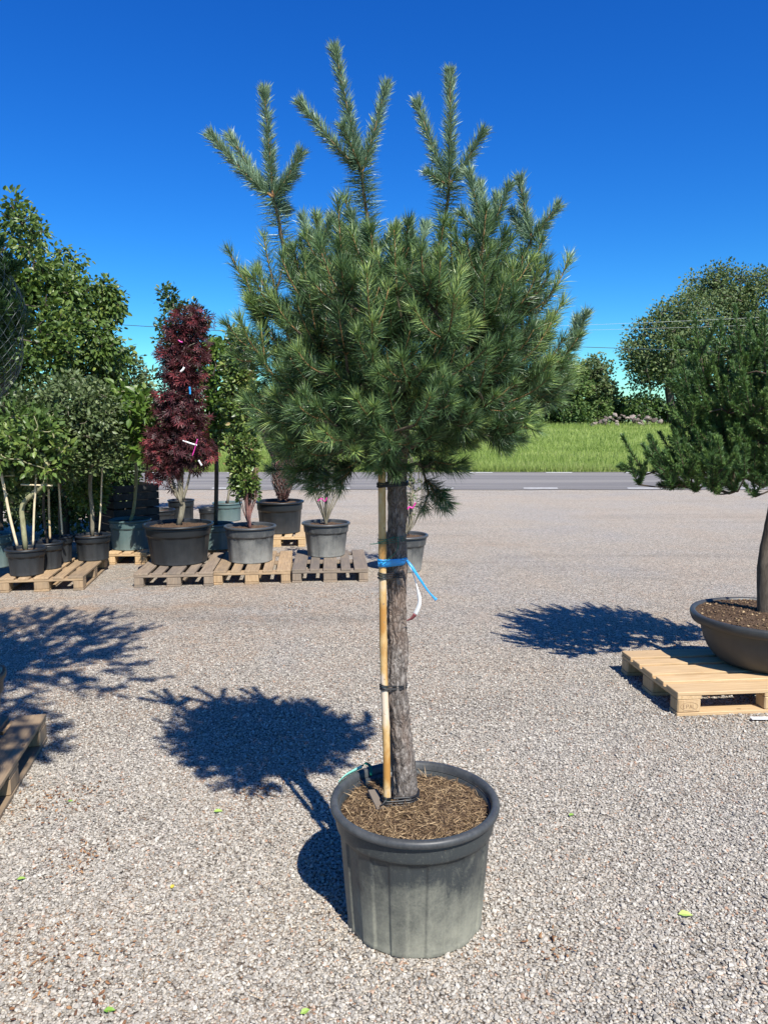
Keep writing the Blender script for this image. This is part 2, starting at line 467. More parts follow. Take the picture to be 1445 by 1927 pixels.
def add_tube(mb, path, radii, sides=6, tint=0.5, cap=True):
    P, T, U, W = frames(path)
    n = len(P)
    r = np.broadcast_to(np.asarray(radii, dtype=float), (n,))
    a = np.linspace(0, 2 * math.pi, sides, endpoint=False)
    ring = (U[:, None, :] * np.cos(a)[None, :, None] + W[:, None, :] * np.sin(a)[None, :, None]) * r[:, None, None] + P[:, None, :]
    V = ring.reshape(-1, 3)
    i = np.arange(n - 1)[:, None] * sides; j = np.arange(sides)[None, :]; j2 = (j + 1) % sides
    f4 = np.stack([i + j, i + j2, i + sides + j2, i + sides + j], -1).reshape(-1, 4)
    f3 = []
    if cap:
        V = np.concatenate([V, P[:1], P[-1:]])
        c0 = n * sides; c1 = c0 + 1
        for k in range(sides):
            f3.append([c0, (k + 1) % sides, k])
            f3.append([c1, (n - 1) * sides + k, (n - 1) * sides + (k + 1) % sides])
    mb.add(V, f3, f4, tint)
def add_ribbon(mb, path, width, side=None, thick=0.0006, tint=0.5):
    """a flat strap with a little real thickness"""
    P, T, U, W = frames(path)
    w = np.broadcast_to(np.asarray(width, dtype=float), (len(P),))[:, None] / 2
    if side is not None:
        S = np.asarray(side, dtype=float)[None, :] - T * (T @ np.asarray(side, dtype=float))[:, None]
        S /= np.maximum(np.linalg.norm(S, axis=1, keepdims=True), 1e-6)
        U = S; W = np.cross(T, U)
    t = thick / 2
    ring = np.stack([P + U * w + W * t, P - U * w + W * t, P - U * w - W * t, P + U * w - W * t], 1)
    n = len(P); V = ring.reshape(-1, 3)
    i = np.arange(n - 1)[:, None] * 4; j = np.arange(4)[None, :]; j2 = (j + 1) % 4
    f4 = np.stack([i + j, i + j2, i + 4 + j2, i + 4 + j], -1).reshape(-1, 4)
    mb.add(V, None, np.concatenate([f4, [[3, 2, 1, 0], [4 * n - 4, 4 * n - 3, 4 * n - 2, 4 * n - 1]]]), tint)
def smooth_path(pts, n=24):
    pts = [Vector(p) for p in pts]
    if len(pts) == 2:
        return np.array([pts[0].lerp(pts[1], k / (n - 1)) for k in range(n)])
    out = []
    m = len(pts) - 1
    for k in range(n):
        s = k / (n - 1) * m
        i = min(int(s), m - 1); f = s - i
        p0 = pts[max(i - 1, 0)]; p1 = pts[i]; p2 = pts[i + 1]; p3 = pts[min(i + 2, m)]
        out.append(0.5 * ((2 * p1) + (p2 - p0) * f + (2 * p0 - 5 * p1 + 4 * p2 - p3) * f * f + (3 * p1 - p0 - 3 * p2 + p3) * f ** 3))
    return np.array(out)
def add_lathe(mb, prof, seg=64, mod=None, centre=(0, 0, 0), tint=0.5):
    prof = np.asarray(prof, dtype=float)
    n = len(prof)
    a = np.linspace(0, 2 * math.pi, seg, endpoint=False)
    r = prof[:, 0][:, None] * np.ones(seg)[None, :]
    z = prof[:, 1][:, None] * np.ones(seg)[None, :]
    if mod is not None:
        r = r + mod(np.arange(n)[:, None], a[None, :])
    V = np.stack([r * np.cos(a) + centre[0], r * np.sin(a) + centre[1], z + centre[2]], -1).reshape(-1, 3)
    i = np.arange(n - 1)[:, None] * seg; j = np.arange(seg)[None, :]; j2 = (j + 1) % seg
    f4 = np.stack([i + j, i + j2, i + seg + j2, i + seg + j], -1).reshape(-1, 4)
    mb.add(V, None, f4, tint)
def add_box(mb, c, d, ax=None, tint=0.5, bev=0.003, along=0, jit=None, seed=0):
    """bevelled box; c centre, d full sizes, ax 3x3 axes; grain runs along axis `along`"""
    h = np.array(d, dtype=float) / 2
    bev = min(bev, h.min() * 0.4)
    V = []; 
    idx = {}
    for sx in (-1, 1):
        for sy in (-1, 1):
            for sz in (-1, 1):
                s = np.array([sx, sy, sz], dtype=float)
                for a in range(3):
                    p = s * h
                    q = s * (h - bev)
                    v = q.copy(); v[a] = p[a]
                    idx[(sx, sy, sz, a)] = len(V); V.append(v)
    V = np.array(V)
    F4 = []; F3 = []
    for a in range(3):
        b, c_ = (a + 1) % 3, (a + 2) % 3
        for s in (-1, 1):
            def key(sb, sc):
                k = [0, 0, 0]; k[a] = s; k[b] = sb; k[c_] = sc
                return idx[(k[0], k[1], k[2], a)]
            q = [key(-1, -1), key(1, -1), key(1, 1), key(-1, 1)]
            F4.append(q if s > 0 else q[::-1])
    for a in range(3):      # edges along axis a
        b, c_ = (a + 1) % 3, (a + 2) % 3
        for sb in (-1, 1):
            for sc in (-1, 1):
                def kk(sa, ax_):
                    k = [0, 0, 0]; k[a] = sa; k[b] = sb; k[c_] = sc
                    return idx[(k[0], k[1], k[2], ax_)]
                q = [kk(-1, b), kk(1, b), kk(1, c_), kk(-1, c_)]
                F4.append(q[::-1] if sb * sc > 0 else q)
    for sx in (-1, 1):
        for sy in (-1, 1):
            for sz in (-1, 1):
                t = [idx[(sx, sy, sz, 0)], idx[(sx, sy, sz, 1)], idx[(sx, sy, sz, 2)]]
                F3.append(t if sx * sy * sz > 0 else t[::-1])
    G = np.roll(V, -along, axis=1) + np.array([seed * 7.31 % 50, seed * 3.77 % 50, seed * 5.13 % 50])
    if ax is not None:
        V = V @ np.asarray(ax, dtype=float)
    mb.add(V + np.array(c, dtype=float), F3, F4, tint, G)
def norm(a):
    return a / np.maximum(np.linalg.norm(a, axis=-1, keepdims=True), 1e-9)
def scatter(mb, tv, f3, f4, pos, axis, nrm, scale, tint):
    """copy a template (x across, y along, z normal) to many places inside one mesh"""
    pos = np.asarray(pos, dtype=float); axis = norm(np.asarray(axis, dtype=float))
    nrm = np.asarray(nrm, dtype=float)
    nrm = nrm - axis * np.sum(nrm * axis, -1, keepdims=True)
    nrm = norm(nrm)
    x = np.cross(axis, nrm)
    s = np.asarray(scale, dtype=float)
    if s.ndim == 1: s = np.repeat(s[:, None], 3, 1)
    tv = np.asarray(tv, dtype=float)
    V = (pos[:, None, :] + x[:, None, :] * (tv[None, :, 0:1] * s[:, None, 0:1]) + axis[:, None, :] * (tv[None, :, 1:2] * s[:, None, 1:2])
         + nrm[:, None, :] * (tv[None, :, 2:3] * s[:, None, 2:3]))
    n = len(pos); k = len(tv)
    off = (np.arange(n) * k)[:, None, None]
    F3 = (np.asarray(f3)[None] + off).reshape(-1, 3) if f3 is not None and len(f3) else None
    F4 = (np.asarray(f4)[None] + off).reshape(-1, 4) if f4 is not None and len(f4) else None
    mb.add(V.reshape(-1, 3), F3, F4, np.repeat(np.asarray(tint, dtype=float), k))
# leaf shapes (unit length along y)
OVATE = ([(0, 0, 0), (-.27, .33, .07), (.27, .33, .07), (-.20, .7, .04), (.20, .7, .04), (0, 1.0, -.07), (0, .36, 0), (0, .7, -.02)],
         [(0, 6, 1), (0, 2, 6), (3, 7, 5), (7, 4, 5)], [(1, 6, 7, 3), (6, 2, 4, 7)])
NARROW = ([(0, 0, 0), (-.14, .4, .03), (.14, .4, .03), (0, 1.0, -.08)], [(1, 2, 3), (0, 2, 1)], [])
CLUMP = ([(0, 0, 0), (-.42, .35, .1), (.38, .3, -.1), (.05, .55, .15), (-.3, .9, -.05), (.35, .95, .05)],
         [(0, 2, 3), (0, 3, 1), (3, 5, 4), (1, 3, 4)], [])
def palmate():
    V = []; F = []
    for a, l in ((-100, .55), (-58, .8), (-22, .95), (14, 1.0), (50, .85), (92, .6)):
        a = math.radians(a + 4)
        d = np.array([math.sin(a), math.cos(a)]); p = np.array([d[1], -d[0]])
        k = len(V)
        V += [(0, 0, 0), (*(d * l * .5 + p * .085), .03), (*(d * l), -.12), (*(d * l * .5 - p * .085), .03)]
        F += [(k, k + 1, k + 3), (k + 1, k + 2, k + 3)]
    return V, F, []
PALM = palmate()
NEEDLE = ([(-.5, 0, 0), (.5, 0, 0), (.5, .55, .0), (-.5, .55, .0), (0, 1.0, -.0)], [(3, 2, 4)], [(0, 1, 2, 3)])

# ------------------------------------------------------------------ skeletons
def grow(trunk, tips, rng, seg=0.06, down_pen=1.5, bend=0.35, first=0):
    """joins every tip to the nearest limb; returns nodes, parents and the chain of each tip"""
    P = [np.array(p, dtype=float) for p in trunk]
    par = list(range(-1, len(trunk) - 1))
    arr = np.array(P)
    chains = []
    base = np.array(trunk[-1])
    order = np.argsort([np.min(np.linalg.norm(np.array(trunk[first:]) - t, axis=1)) for t in tips])
    for k in order:
        t = np.array(tips[k])
        A = np.array(P)
        d = np.linalg.norm(A - t, axis=1)
        pen = np.maximum(A[:, 2] - t[2], 0) * down_pen
        cost = d + pen
        cost[:first] = 1e9
        j = int(np.argmin(cost))
        D = d[j]
        n = max(2, int(D / seg))
        pj = P[j]
        if par[j] >= 0:
            dirp = norm(P[j] - P[par[j]])
        else:
            dirp = np.array([0, 0, 1.0])
        ctrl = pj + dirp * D * bend + rng.normal(0, D * 0.07, 3)
        prev = j; ch = [j]
        for m in range(1, n + 1):
            s = m / n
            q = (1 - s) ** 2 * pj + 2 * s * (1 - s) * ctrl + s * s * t
            if m < n: q = q + rng.normal(0, seg * 0.06, 3)
            P.append(q); par.append(prev); prev = len(P) - 1; ch.append(prev)
        chains.append(ch)
    return np.array(P), par, chains
def pipe(P, par, r_tip, expo=2.4, r_max=None):
    n = len(P)
    acc = np.zeros(n)
    has = np.zeros(n, bool)
    for i in range(n):
        if par[i] >= 0: has[par[i]] = True
    for i in range(n - 1, -1, -1):
        if not has[i]: acc[i] += r_tip ** expo
        if par[i] >= 0: acc[par[i]] += acc[i] * 1.0
    r = acc ** (1 / expo)
    if r_max: r = np.minimum(r, r_max)
    return r
def chains_mesh(mb, P, r, chains, sides=5):
    for ch in chains:
        if len(ch) < 2: continue
        rr = r[ch].copy()
        rr[0] = min(rr[0], rr[1] * 1.15)
        add_tube(mb, P[ch], rr, sides, cap=False)
def in_ellipsoids(ell, n, rng, shell=0.55, sep=0.0, zmin=None):
    """ell: list of (centre, radii, weight)"""
    w = np.array([e[2] for e in ell], float); w /= w.sum()
    out = []
    tries = 0
    while len(out) < n and tries < n * 60:
        tries += 1
        e = ell[rng.choice(len(ell), p=w)]
        d = norm(rng.normal(0, 1, 3))
        rad = shell + (1 - shell) * rng.random() ** 0.6 if rng.random() < 0.8 else rng.random() ** 0.5
        p = np.array(e[0]) + d * rad * np.array(e[1])
        if zmin is not None and p[2] < zmin: continue
        if sep > 0 and out and np.min(np.linalg.norm(np.array(out) - p, axis=1)) < sep: continue
        out.append(p)
    return np.array(out)
def px_ell(px, py, Y, rx, rz, ry, w=1.0):
    """ellipsoid read off the photograph; rx, rz in photo pixels, ry in metres"""
    c = at_y(px, py, Y)
    s = mpp(Y)
    return (np.array(c), np.array([rx * s, ry, rz * s]), w)

def leafy(name, label, cat, base, trunk_pts, ell, ntips, leaf, lsize, per_tip, spread, lmat, bmat, r_tip, seed,
          group=None, stems=None, droop=0.0, shell=0.5, seg=0.08, sides=5, down=1.2, flat=0.35, rmax=None, r_base=None, tint_up=0.0, sep=0.0, along=0.45):
    rng = np.random.default_rng(seed)
    root = empty(name, base, label, cat, group)
    base = np.array(base)
    trunk = smooth_path(trunk_pts, 10)
    tips = in_ellipsoids(ell, ntips, rng, shell, sep)
    P, par, chains = grow(trunk, tips, rng, seg, down, first=4)
    r = pipe(P, par, r_tip)
    if r_base: 
        k = r_base / max(r[0], 1e-6)
        w = np.clip(r / r[0], 0, 1) ** 0.7
        r = r * (k * w + 1.0 * (1 - w)) if k > 1 else r * (1 - w + w * k)
    mb = MB()
    tr = np.arange(len(trunk))
    add_tube(mb, P[tr], r[tr], max(8, sides), cap=True)
    mb.build('trunk', bmat, root, True, None) if False else None
    tk = mb
    br = MB()
    chains_mesh(br, P, r, chains, sides)
    def put(m, nm, mt, sm):
        o = m.build(nm, mt, root, sm, None)
        o.matrix_parent_inverse = Matrix.Translation(-Vector(base))
        return o
    put(tk, 'trunk', bmat, True)
    put(br, 'branches', bmat, True)
    pos = []; ax = []
    for ch in chains:
        pts = P[ch]
        L = len(ch)
        k0 = int(L * (1 - along))
        tipd = norm(pts[-1] - pts[max(-3, -L)])
        m = per_tip
        t = rng.random(m) ** 0.6
        fi = k0 + t * (L - 1 - k0)
        i0 = np.floor(fi).astype(int); i1 = np.minimum(i0 + 1, L - 1); f = (fi - i0)[:, None]
        p = pts[i0] * (1 - f) + pts[i1] * f
        off = rng.normal(0, 1, (m, 3)); off = norm(off) * (rng.random((m, 1)) ** 0.5) * spread
        off[:, 2] -= droop * np.abs(rng.normal(0, 1, m)) * spread
        p = p + off
        a = norm(off) * 0.9 + tipd * 0.5 + rng.normal(0, 0.35, (m, 3)); a[:, 2] -= droop + 0.15
        pos.append(p); ax.append(a)
    pos = np.concatenate(pos); ax = np.concatenate(ax)
    nr = rng.normal(0, 1, pos.shape) * (0.75) + np.array([0.12, -0.35, 0.8 - flat * 0.3])
    sc = lsize * rng.uniform(0.65, 1.25, len(pos))
    # leaf colour differs from shoot to shoot and leaf to leaf
    cl = np.repeat(rng.random(len(chains)), per_tip)
    ti = np.clip(0.5 * cl + 0.5 * rng.random(len(pos)) ** 1.3, 0, 1)
    lm = MB()
    scatter(lm, leaf[0], leaf[1], leaf[2], pos, ax, nr, sc, ti)
    put(lm, 'leaves', lmat, False)
    return root

# ------------------------------------------------------------------ conifer shoots
class Needles:
    def __init__(self, rng):
        self.rng = rng; self.p = []; self.a = []; self.s = []; self.t = []
        self.tw = MB()
    def shoot(self, path, n, L, a_base=55, a_tip=25, width=0.0019, tint=(0.2, 0.7), r=0.0028, tuft=0.25, gdroop=0.0, rt=None, t0=0.0, grad=0.15, store=None):
        rng = self.rng
        P, T, U, W = frames(path)
        add_tube(self.tw, P, np.linspace(r, rt if rt else r * 0.6, len(P)), 5)
        m = int(n)
        t = t0 + (1 - t0) * rng.random(m)
        nt = int(m * tuft)
        t[:nt] = 1 - rng.random(nt) * 0.12
        fi = t * (len(P) - 1); i0 = np.minimum(np.floor(fi).astype(int), len(P) - 2); f = (fi - i0)[:, None]
        p = P[i0] * (1 - f) + P[i0 + 1] * f
        ph = rng.random(m) * 2 * math.pi
        ang = np.radians(a_base + (a_tip - a_base) * t ** 2 + rng.normal(0, 9, m))
        rad = U[i0] * np.cos(ph)[:, None] + W[i0] * np.sin(ph)[:, None]
        d = T[i0] * np.cos(ang)[:, None] + rad * np.sin(ang)[:, None]
        d[:, 2] -= gdroop * rng.uniform(0.3, 1, m)
        d = norm(d)
        ln = L * rng.uniform(0.72, 1.12, m) * (1 - 0.25 * (t > 0.97))
        self.p.append(p); self.a.append(d)
        self.s.append(np.stack([np.full(m, width) * rng.uniform(0.8, 1.2, m), ln, ln], 1))
        self.t.append(np.clip(rng.uniform(tint[0], tint[1], m) + grad * (t - 0.5), 0, 1))
    def mesh(self):
        mb = MB()
        p = np.concatenate(self.p); a = np.concatenate(self.a); s = np.concatenate(self.s); t = np.concatenate(self.t)
        rng = self.rng
        nr = rng.normal(0, 1, p.shape)
        tv = np.array([(-.5, 0, 0), (.5, 0, 0), (.5, .5, .035), (-.5, .5, .035), (0, 1.0, -.03)])
        # width scales x only; the bow of the needle scales with its length
        scatter(mb, tv, NEEDLE[1], NEEDLE[2], p, a, nr, s, t)
        return mb
def whorl(nd, tip, d, rng, ns, L, n, nl, **kw):
    """a terminal shoot with side shoots round it"""
    d = norm(d)
    for k in range(ns):
        if k == 0:
            dd = d; l = L * rng.uniform(0.9, 1.2)
        else:
            q = norm(np.cross(d, rng.normal(0, 1, 3)))
            dd = norm(d * 0.75 + q * rng.uniform(0.45, 0.8)); l = L * rng.uniform(0.5, 0.95)
        up = np.array([0, 0, 1.0])
        e = tip + dd * l * 0.6
        f = tip + dd * l + up * l * kw.get('lift', 0.18)
        nd.shoot(smooth_path([tip, e, f], 6), n * (l / L), nl, **{a: b for a, b in kw.items() if a != 'lift'})

# ------------------------------------------------------------------ setting: ground, road, meadow
def grid_sheet(name, x0, x1, y0, y1, nx, ny, zf, mat):
    xs = np.linspace(x0, x1, nx); ys = np.linspace(y0, y1, ny)
    X, Y = np.meshgrid(xs, ys)
    Z = zf(X, Y)
    V = np.stack([X, Y, Z], -1).reshape(-1, 3)
    i = (np.arange(ny - 1) * nx)[:, None]; j = np.arange(nx - 1)[None, :]
    f4 = np.stack([i + j, i + j + 1, i + nx + j + 1, i + nx + j], -1).reshape(-1, 4)
    mb = MB(); mb.add(V, None, f4)
    return mb.build(name, mat, None, True)
ROAD0, ROAD1 = 18.6, 25.2
g = grid_sheet('ground', -600, 600, -60, 900, 2, 2, lambda x, y: x * 0 - 0.03, M['gravel'])
tag(g, 'pale grey crushed gravel yard spread over the whole nursery ground', 'ground', kind='structure')
g.location.z = 0.03 - 0.0
r = grid_sheet('road', -400, 400, ROAD0, ROAD1, 3200, 4, lambda x, y: x * 0 + 0.012, M['asphalt'])
_v = r.data.vertices; _c = np.zeros(len(_v) * 3); _v.foreach_get('co', _c); _c = _c.reshape(-1, 3)
_e = np.abs(_c[:, 1] - ROAD0) < .01
_c[_e, 1] += np.random.default_rng(2).normal(0, .035, _e.sum()) + .05 * np.sin(_c[_e, 0] * 1.7) * np.sin(_c[_e, 0] * .53)
_v.foreach_set('co', _c.ravel()); r.data.update()
tag(r, 'grey asphalt country road crossing behind the gravel yard', 'road', kind='structure')
def meadow_z(x, y):
    t = np.clip((y - ROAD1) / 48.0, 0, 1)
    return 0.02 + 1.25 * t * t * (3 - 2 * t)
mbm = grid_sheet('meadow', -500, 500, ROAD1 - 0.02, 75, 60, 40, meadow_z, M['meadow'])
tag(mbm, 'bright green unmown meadow beyond the road', 'meadow', kind='structure')
fm = grid_sheet('field', -900, 900, 74.9, 900, 2, 2, lambda x, y: x * 0 + 1.262, M['meadow'])
tag(fm, 'flat green field running to the horizon', 'field', kind='structure')
mk = MB()
for k in range(-22, 22):
    for (yy, ofs) in ((ROAD0 + 0.36, 4.34 - .42), (ROAD1 - 0.42, 3.53 - .42)):
        x = k * 2.6 + ofs
        add_box(mk, (x, yy, 0.0165), (0.85, 0.11, 0.004), bev=0.0005)
tag(mk.build('road_marking', M['paint']), 'white dashed edge lines painted on the asphalt road', 'road marking', kind='structure')

# meadow grass blades
rng = np.random.default_rng(5)
n = 150000
yy = ROAD1 - 0.14 + (rng.random(n) ** 1.9) * 48
xx = (rng.random(n) * 2 - 1) * (yy * 0.60 + 2)
zz = meadow_z(xx, yy)
hgt = rng.uniform(0.10, 0.32, n) * (1 + 0.5 * (yy > 60))
mb = MB()
scatter(mb, [(-.5, 0, 0), (.5, 0, 0), (.12, 1, .25)], [(0, 1, 2)], None, np.stack([xx, yy, zz - 0.02], 1),
        np.stack([rng.normal(0, .22, n), rng.normal(0, .22, n), np.ones(n)], 1), rng.normal(0, 1, (n, 3)) * [1, 1, .1] + [0, -1.0, 0],
        np.stack([0.007 + yy * 0.0006, hgt, hgt], 1), np.clip(0.35 + 0.28 * np.sin(xx * .31 + 1.7 * np.sin(yy * .23)) * np.sin(yy * .5 + xx * .09) + rng.normal(0, .17, n) + 0.45 * (rng.random(n) > 0.95), 0, 1))
tag(mb.build('grass', M['grass']), 'tall green grass blades growing all over the meadow', 'grass', kind='stuff')

# loose gravel in the near yard
def ico():
    t = (1 + 5 ** .5) / 2
    v = np.array([(-1, t, 0), (1, t, 0), (-1, -t, 0), (1, -t, 0), (0, -1, t), (0, 1, t), (0, -1, -t), (0, 1, -t), (t, 0, -1), (t, 0, 1), (-t, 0, -1), (-t, 0, 1)], float)
    v /= np.linalg.norm(v[0])
    f = [(0, 11, 5), (0, 5, 1), (0, 1, 7), (0, 7, 10), (0, 10, 11), (1, 5, 9), (5, 11, 4), (11, 10, 2), (10, 7, 6), (7, 1, 8), (3, 9, 4), (3, 4, 2), (3, 2, 6), (3, 6, 8), (3, 8, 9), (4, 9, 5), (2, 4, 11), (6, 2, 10), (8, 6, 7), (9, 8, 1)]
    return v, f
ICO = ico()
def stones(mb, pos, size, rng, tint, squash=(1.25, 0.95, 0.62), variants=14):
    n = len(pos)
    which = rng.integers(0, variants, n)
    for k in range(variants):
        s = which == k
        if not s.any(): continue
        tv = ICO[0] * (1 + rng.normal(0, 0.17, (12, 1))) * np.array(squash) * rng.uniform(0.85, 1.15, 3)
        m = s.sum()
        a = rng.normal(0, 1, (m, 3)) * [1, 1, 0.3]
        nr = rng.normal(0, 0.35, (m, 3)) + [0, 0, 1]
        scatter(mb, tv, ICO[1], None, pos[s], a, nr, size[s], tint[s])
rng = np.random.default_rng(11)
NST = 150000
y = 1.6 + rng.random(NST * 2) * 4.6
keep = rng.random(NST * 2) < np.clip((6.3 - y) / 2.6, 0, 1)
y = y[keep][:NST]
x = (rng.random(len(y)) * 2 - 1) * (y * 0.53 + 0.55)
sz = np.clip(rng.lognormal(math.log(0.0041), 0.27, len(y)), 0.0027, 0.0092)
big = np.clip((y - 3.0) / 3.0, 0, 1)
pos = np.stack([x, y, sz * rng.uniform(0.15, 0.95, len(y))], 1)
mb = MB()
stones(mb, pos, sz, rng, rng.random(len(y)))
tag(mb.build('gravel', M['stone']), 'loose crushed grey stones covering the near part of the yard', 'gravel', kind='stuff')

# ------------------------------------------------------------------ pots
def make_pot(name, label, centre, R, H, r, mat, rim_mat, group=None, flutes=24, seg=144, collar=0.70, soil_drop=0.05, rim_h=0.035, soil=True, seed=1, rz=0.0, fl=0.0022):
    root = empty(name, centre, label, 'plant pot', group, rz)
    t = 0.006
    Rc = R - 0.022 * (R / 0.28)        # wall radius just under the rim
    def rad(z): return r + (Rc - r) * (z / H)
    zc = H * collar
    prof = [(r * 0.55, 0.012), (r - 0.02, 0.010), (r - 0.006, 0.0), (r, 0.008)]
    zs = list(np.linspace(0.02, zc - 0.006, 14))
    prof += [(rad(z) - 0.004, z) for z in zs]
    k_f = len(prof)
    prof += [(rad(zc) + 0.007, zc), (rad(zc) + 0.009, zc + 0.006)]
    prof += [(rad(z) + 0.009 - .004 * (z - zc) / (H - zc), z) for z in np.linspace(zc + 0.02, H - rim_h, 4)]
    prof += [(Rc - 0.004, H - rim_h + 0.002), (Rc - t - 0.008, H - 0.03), (rad(H * 0.75) - t - 0.008, H * 0.75)]
    def mod(i, a):
        w = (i >= 3) & (i < k_f)
        s = np.sin(a * flutes / 2)
        fluting = fl * np.clip(s * 9, -1, 1)
        return np.where(w, fluting, 0.0)
    mb = MB(); add_lathe(mb, prof, seg, mod)
    mb.build('pot_wall', mat, root, True)
    # rolled rim
    rp = [(Rc - 0.010, H - rim_h * 0.9), (R - 0.008, H - rim_h), (R - 0.002, H - rim_h * 0.85), (R, H - rim_h * 0.45), (R - 0.003, H - rim_h * 0.15),
          (R - 0.010, H), (R - 0.022, H - 0.001), (R - 0.028, H - 0.008), (R - 0.030, H - 0.028), (Rc - 0.012, H - 0.06)]
    mb = MB(); add_lathe(mb, rp, seg)
    mb.build('rim', rim_mat, root, True)
    if soil:
        rs = np.random.default_rng(seed)
        Rs = rad(H - soil_drop) - t - 0.006
        nr, na = 22, 72
        V = [(0, 0, H - soil_drop + 0.01)]
        for i in range(1, nr + 1):
            for j in range(na):
                a = j / na * 2 * math.pi; q = Rs * i / nr
                px_, py_ = q * math.cos(a), q * math.sin(a)
                z = H - soil_drop + 0.012 * noise.noise(Vector((px_ * 14 + seed, py_ * 14, 0))) + 0.008 * noise.noise(Vector((px_ * 60, py_ * 60, seed))) + 0.012 * (1 - (i / nr) ** 2)
                V.append((px_, py_, z))
        F3 = [(0, 1 + j, 1 + (j + 1) % na) for j in range(na)]
        F4 = [(1 + i * na + j, 1 + (i + 1) * na + j, 1 + (i + 1) * na + (j + 1) % na, 1 + i * na + (j + 1) % na) for i in range(nr - 1) for j in range(na)]
        mb = MB(); mb.add(V, F3, F4)
        s = mb.build('soil', M['soil'], root, True)
        return root, s
    return root, None

# ------------------------------------------------------------------ pallets
def make_pallet(name, label, corner, ang, mat, seed, group='wooden shipping pallets', z=0.0, stamp=False):
    """corner: ground corner; x axis (long, 1.2 m) points along ang, y axis (0.8 m) to its left"""
    root = empty(name, (corner[0], corner[1], z), label, 'pallet', group, ang)
    rs = random.Random(seed)
    L, W_ = 1.2, 0.8
    def T(): return rs.random() * 0.9
    k = seed * 13.7
    def rot(a):
        c, s = math.cos(a), math.sin(a)
        return [[c, s, 0], [-s, c, 0], [0, 0, 1]]
    ys = [(0.0725, .145), (0.2275 + 0.008, .10), (.4, .145), (.5725 - 0.008, .10), (.7275, .145)]
    for (yc, w) in ys:
        mb = MB(); k += 1
        add_box(mb, (L / 2 + rs.uniform(-.003, .003), yc, 0.133), (L, w, 0.022), rot(rs.uniform(-.002, .002)), T(), 0.003, 0, seed=k)
        mb.build('deck_board', mat, root, grain=True)
    for xc in (0.0725, 0.6, 1.1275):
        mb = MB(); k += 1
        add_box(mb, (xc, .4, 0.1107), (.145, W_ - .004, 0.022), None, T(), 0.003, 1, seed=k)
        mb.build('cross_board', mat, root, grain=True)
        for yc, w in ((.05, .1), (.4, .145), (.75, .1)):
            mb = MB(); k += 1
            add_box(mb, (xc, yc, 0.0608), (.139, w - .004, 0.077), None, T() * 0.6, 0.006, 2, seed=k)
            b = mb.build('block', mat, root, grain=True)
            if stamp and xc < .1 and yc < .1:
                st = MB()
                a = np.linspace(0, 2 * math.pi, 40)
                y0 = 0.05 - (w - .004) / 2 - 0.0004
                ring = np.stack([xc + 0.052 * np.cos(a), np.full(40, y0), 0.058 + 0.024 * np.sin(a)], 1)
                add_tube(st, ring, 0.0011, 4, cap=False)
                segs = {'E': [((0, 0), (0, 1)), ((0, 1), (.8, 1)), ((0, .5), (.65, .5)), ((0, 0), (.8, 0))],
                        'P': [((0, 0), (0, 1)), ((0, 1), (.7, 1)), ((.7, 1), (.8, .75)), ((.8, .75), (.7, .5)), ((.7, .5), (0, .5))],
                        'A': [((0, 0), (.4, 1)), ((.4, 1), (.8, 0)), ((.16, .4), (.64, .4))],
                        'L': [((0, 1), (0, 0)), ((0, 0), (.75, 0))]}
                for i, chh in enumerate('EPAL'):
                    for (p, q) in segs[chh]:
                        pts = [(xc - 0.037 + i * 0.0195 + c[0] * 0.0165, y0, 0.047 + c[1] * 0.022) for c in (p, q)]
                        add_tube(st, pts, 0.0013, 4)
                for zz in (0.026, 0.094):
                    add_tube(st, [(xc - .062, y0, zz), (xc + .062, y0, zz)], 0.0007, 4)
                st.build('stamp', M['stamp'], b)
    for yc, w in ((.05, .1), (.4, .145), (.75, .1)):
        mb = MB(); k += 1
        add_box(mb, (L / 2, yc, 0.011), (L, w, 0.0215), None, T(), 0.003, 0, seed=k)
        mb.build('bottom_board', mat, root, grain=True)
    return root
M['stamp'] = plain_mat('burnt stamp', (0.22, 0.13, 0.07), 0.8)
def quat_axes(dx):  # unit vector -> angle
    return math.atan2(dx[1], dx[0])

# right pallet (long side to the right)
cR = at_z(1273, 1349, 0)
make_pallet('pallet', 'new pale pine pallet with an oval stamp, under the wide bowl at the right', (cR.x, cR.y), R_(5.5), M['wood_new'], 3, stamp=True)
# near left pallet: far right corner (-1.795, 3.886), long side towards the camera
c0 = at_z(88, 1343, 0.144); c1 = at_z(0, 1479, 0.144)
dirn = (c1 - c0).normalized()
aL = math.atan2(-dirn.y, -dirn.x)
near = Vector((c0.x, c0.y, 0)) + Vector((dirn.x, dirn.y, 0)) * 1.2
make_pallet('pallet', 'worn pallet cut off by the left edge, lying closest to the viewer in dappled shade', (near.x, near.y), aL, M['wood_mid'], 5)
# background row: short sides to the front, long boards running away
def pallet_front(pxl, pyl, pxr, pyr, label, mat, seed, flip=1):
    a = at_z(pxl, pyl, 0); b = at_z(pxr, pyr, 0)
    d = (b - a).normalized()
    # x axis (long) must point away from viewer: rotate d by +90
    ang = math.atan2(d.y, d.x) + math.pi / 2
    # with the long axis away, local y points to the left: corner is the right one
    return make_pallet('pallet', label, (b.x, b.y), ang, mat, seed)
pallet_front(4, 1116, 158, 1111, 'weathered pallet at the far left carrying four black pots with staked trees', M['wood_mid'], 7)
pallet_front(250, 1106, 402, 1103, 'grey weathered pallet under the large black pot of the red maple', M['wood_old'], 8)
pallet_front(404, 1101, 547, 1098, 'mixed old and new pallet under the dusty pot of the clipped green column', M['wood_mid'], 9)
pallet_front(555, 1097, 693, 1095, 'grey pallet at the right end of the row, under the sparse shrub', M['wood_old'], 10)
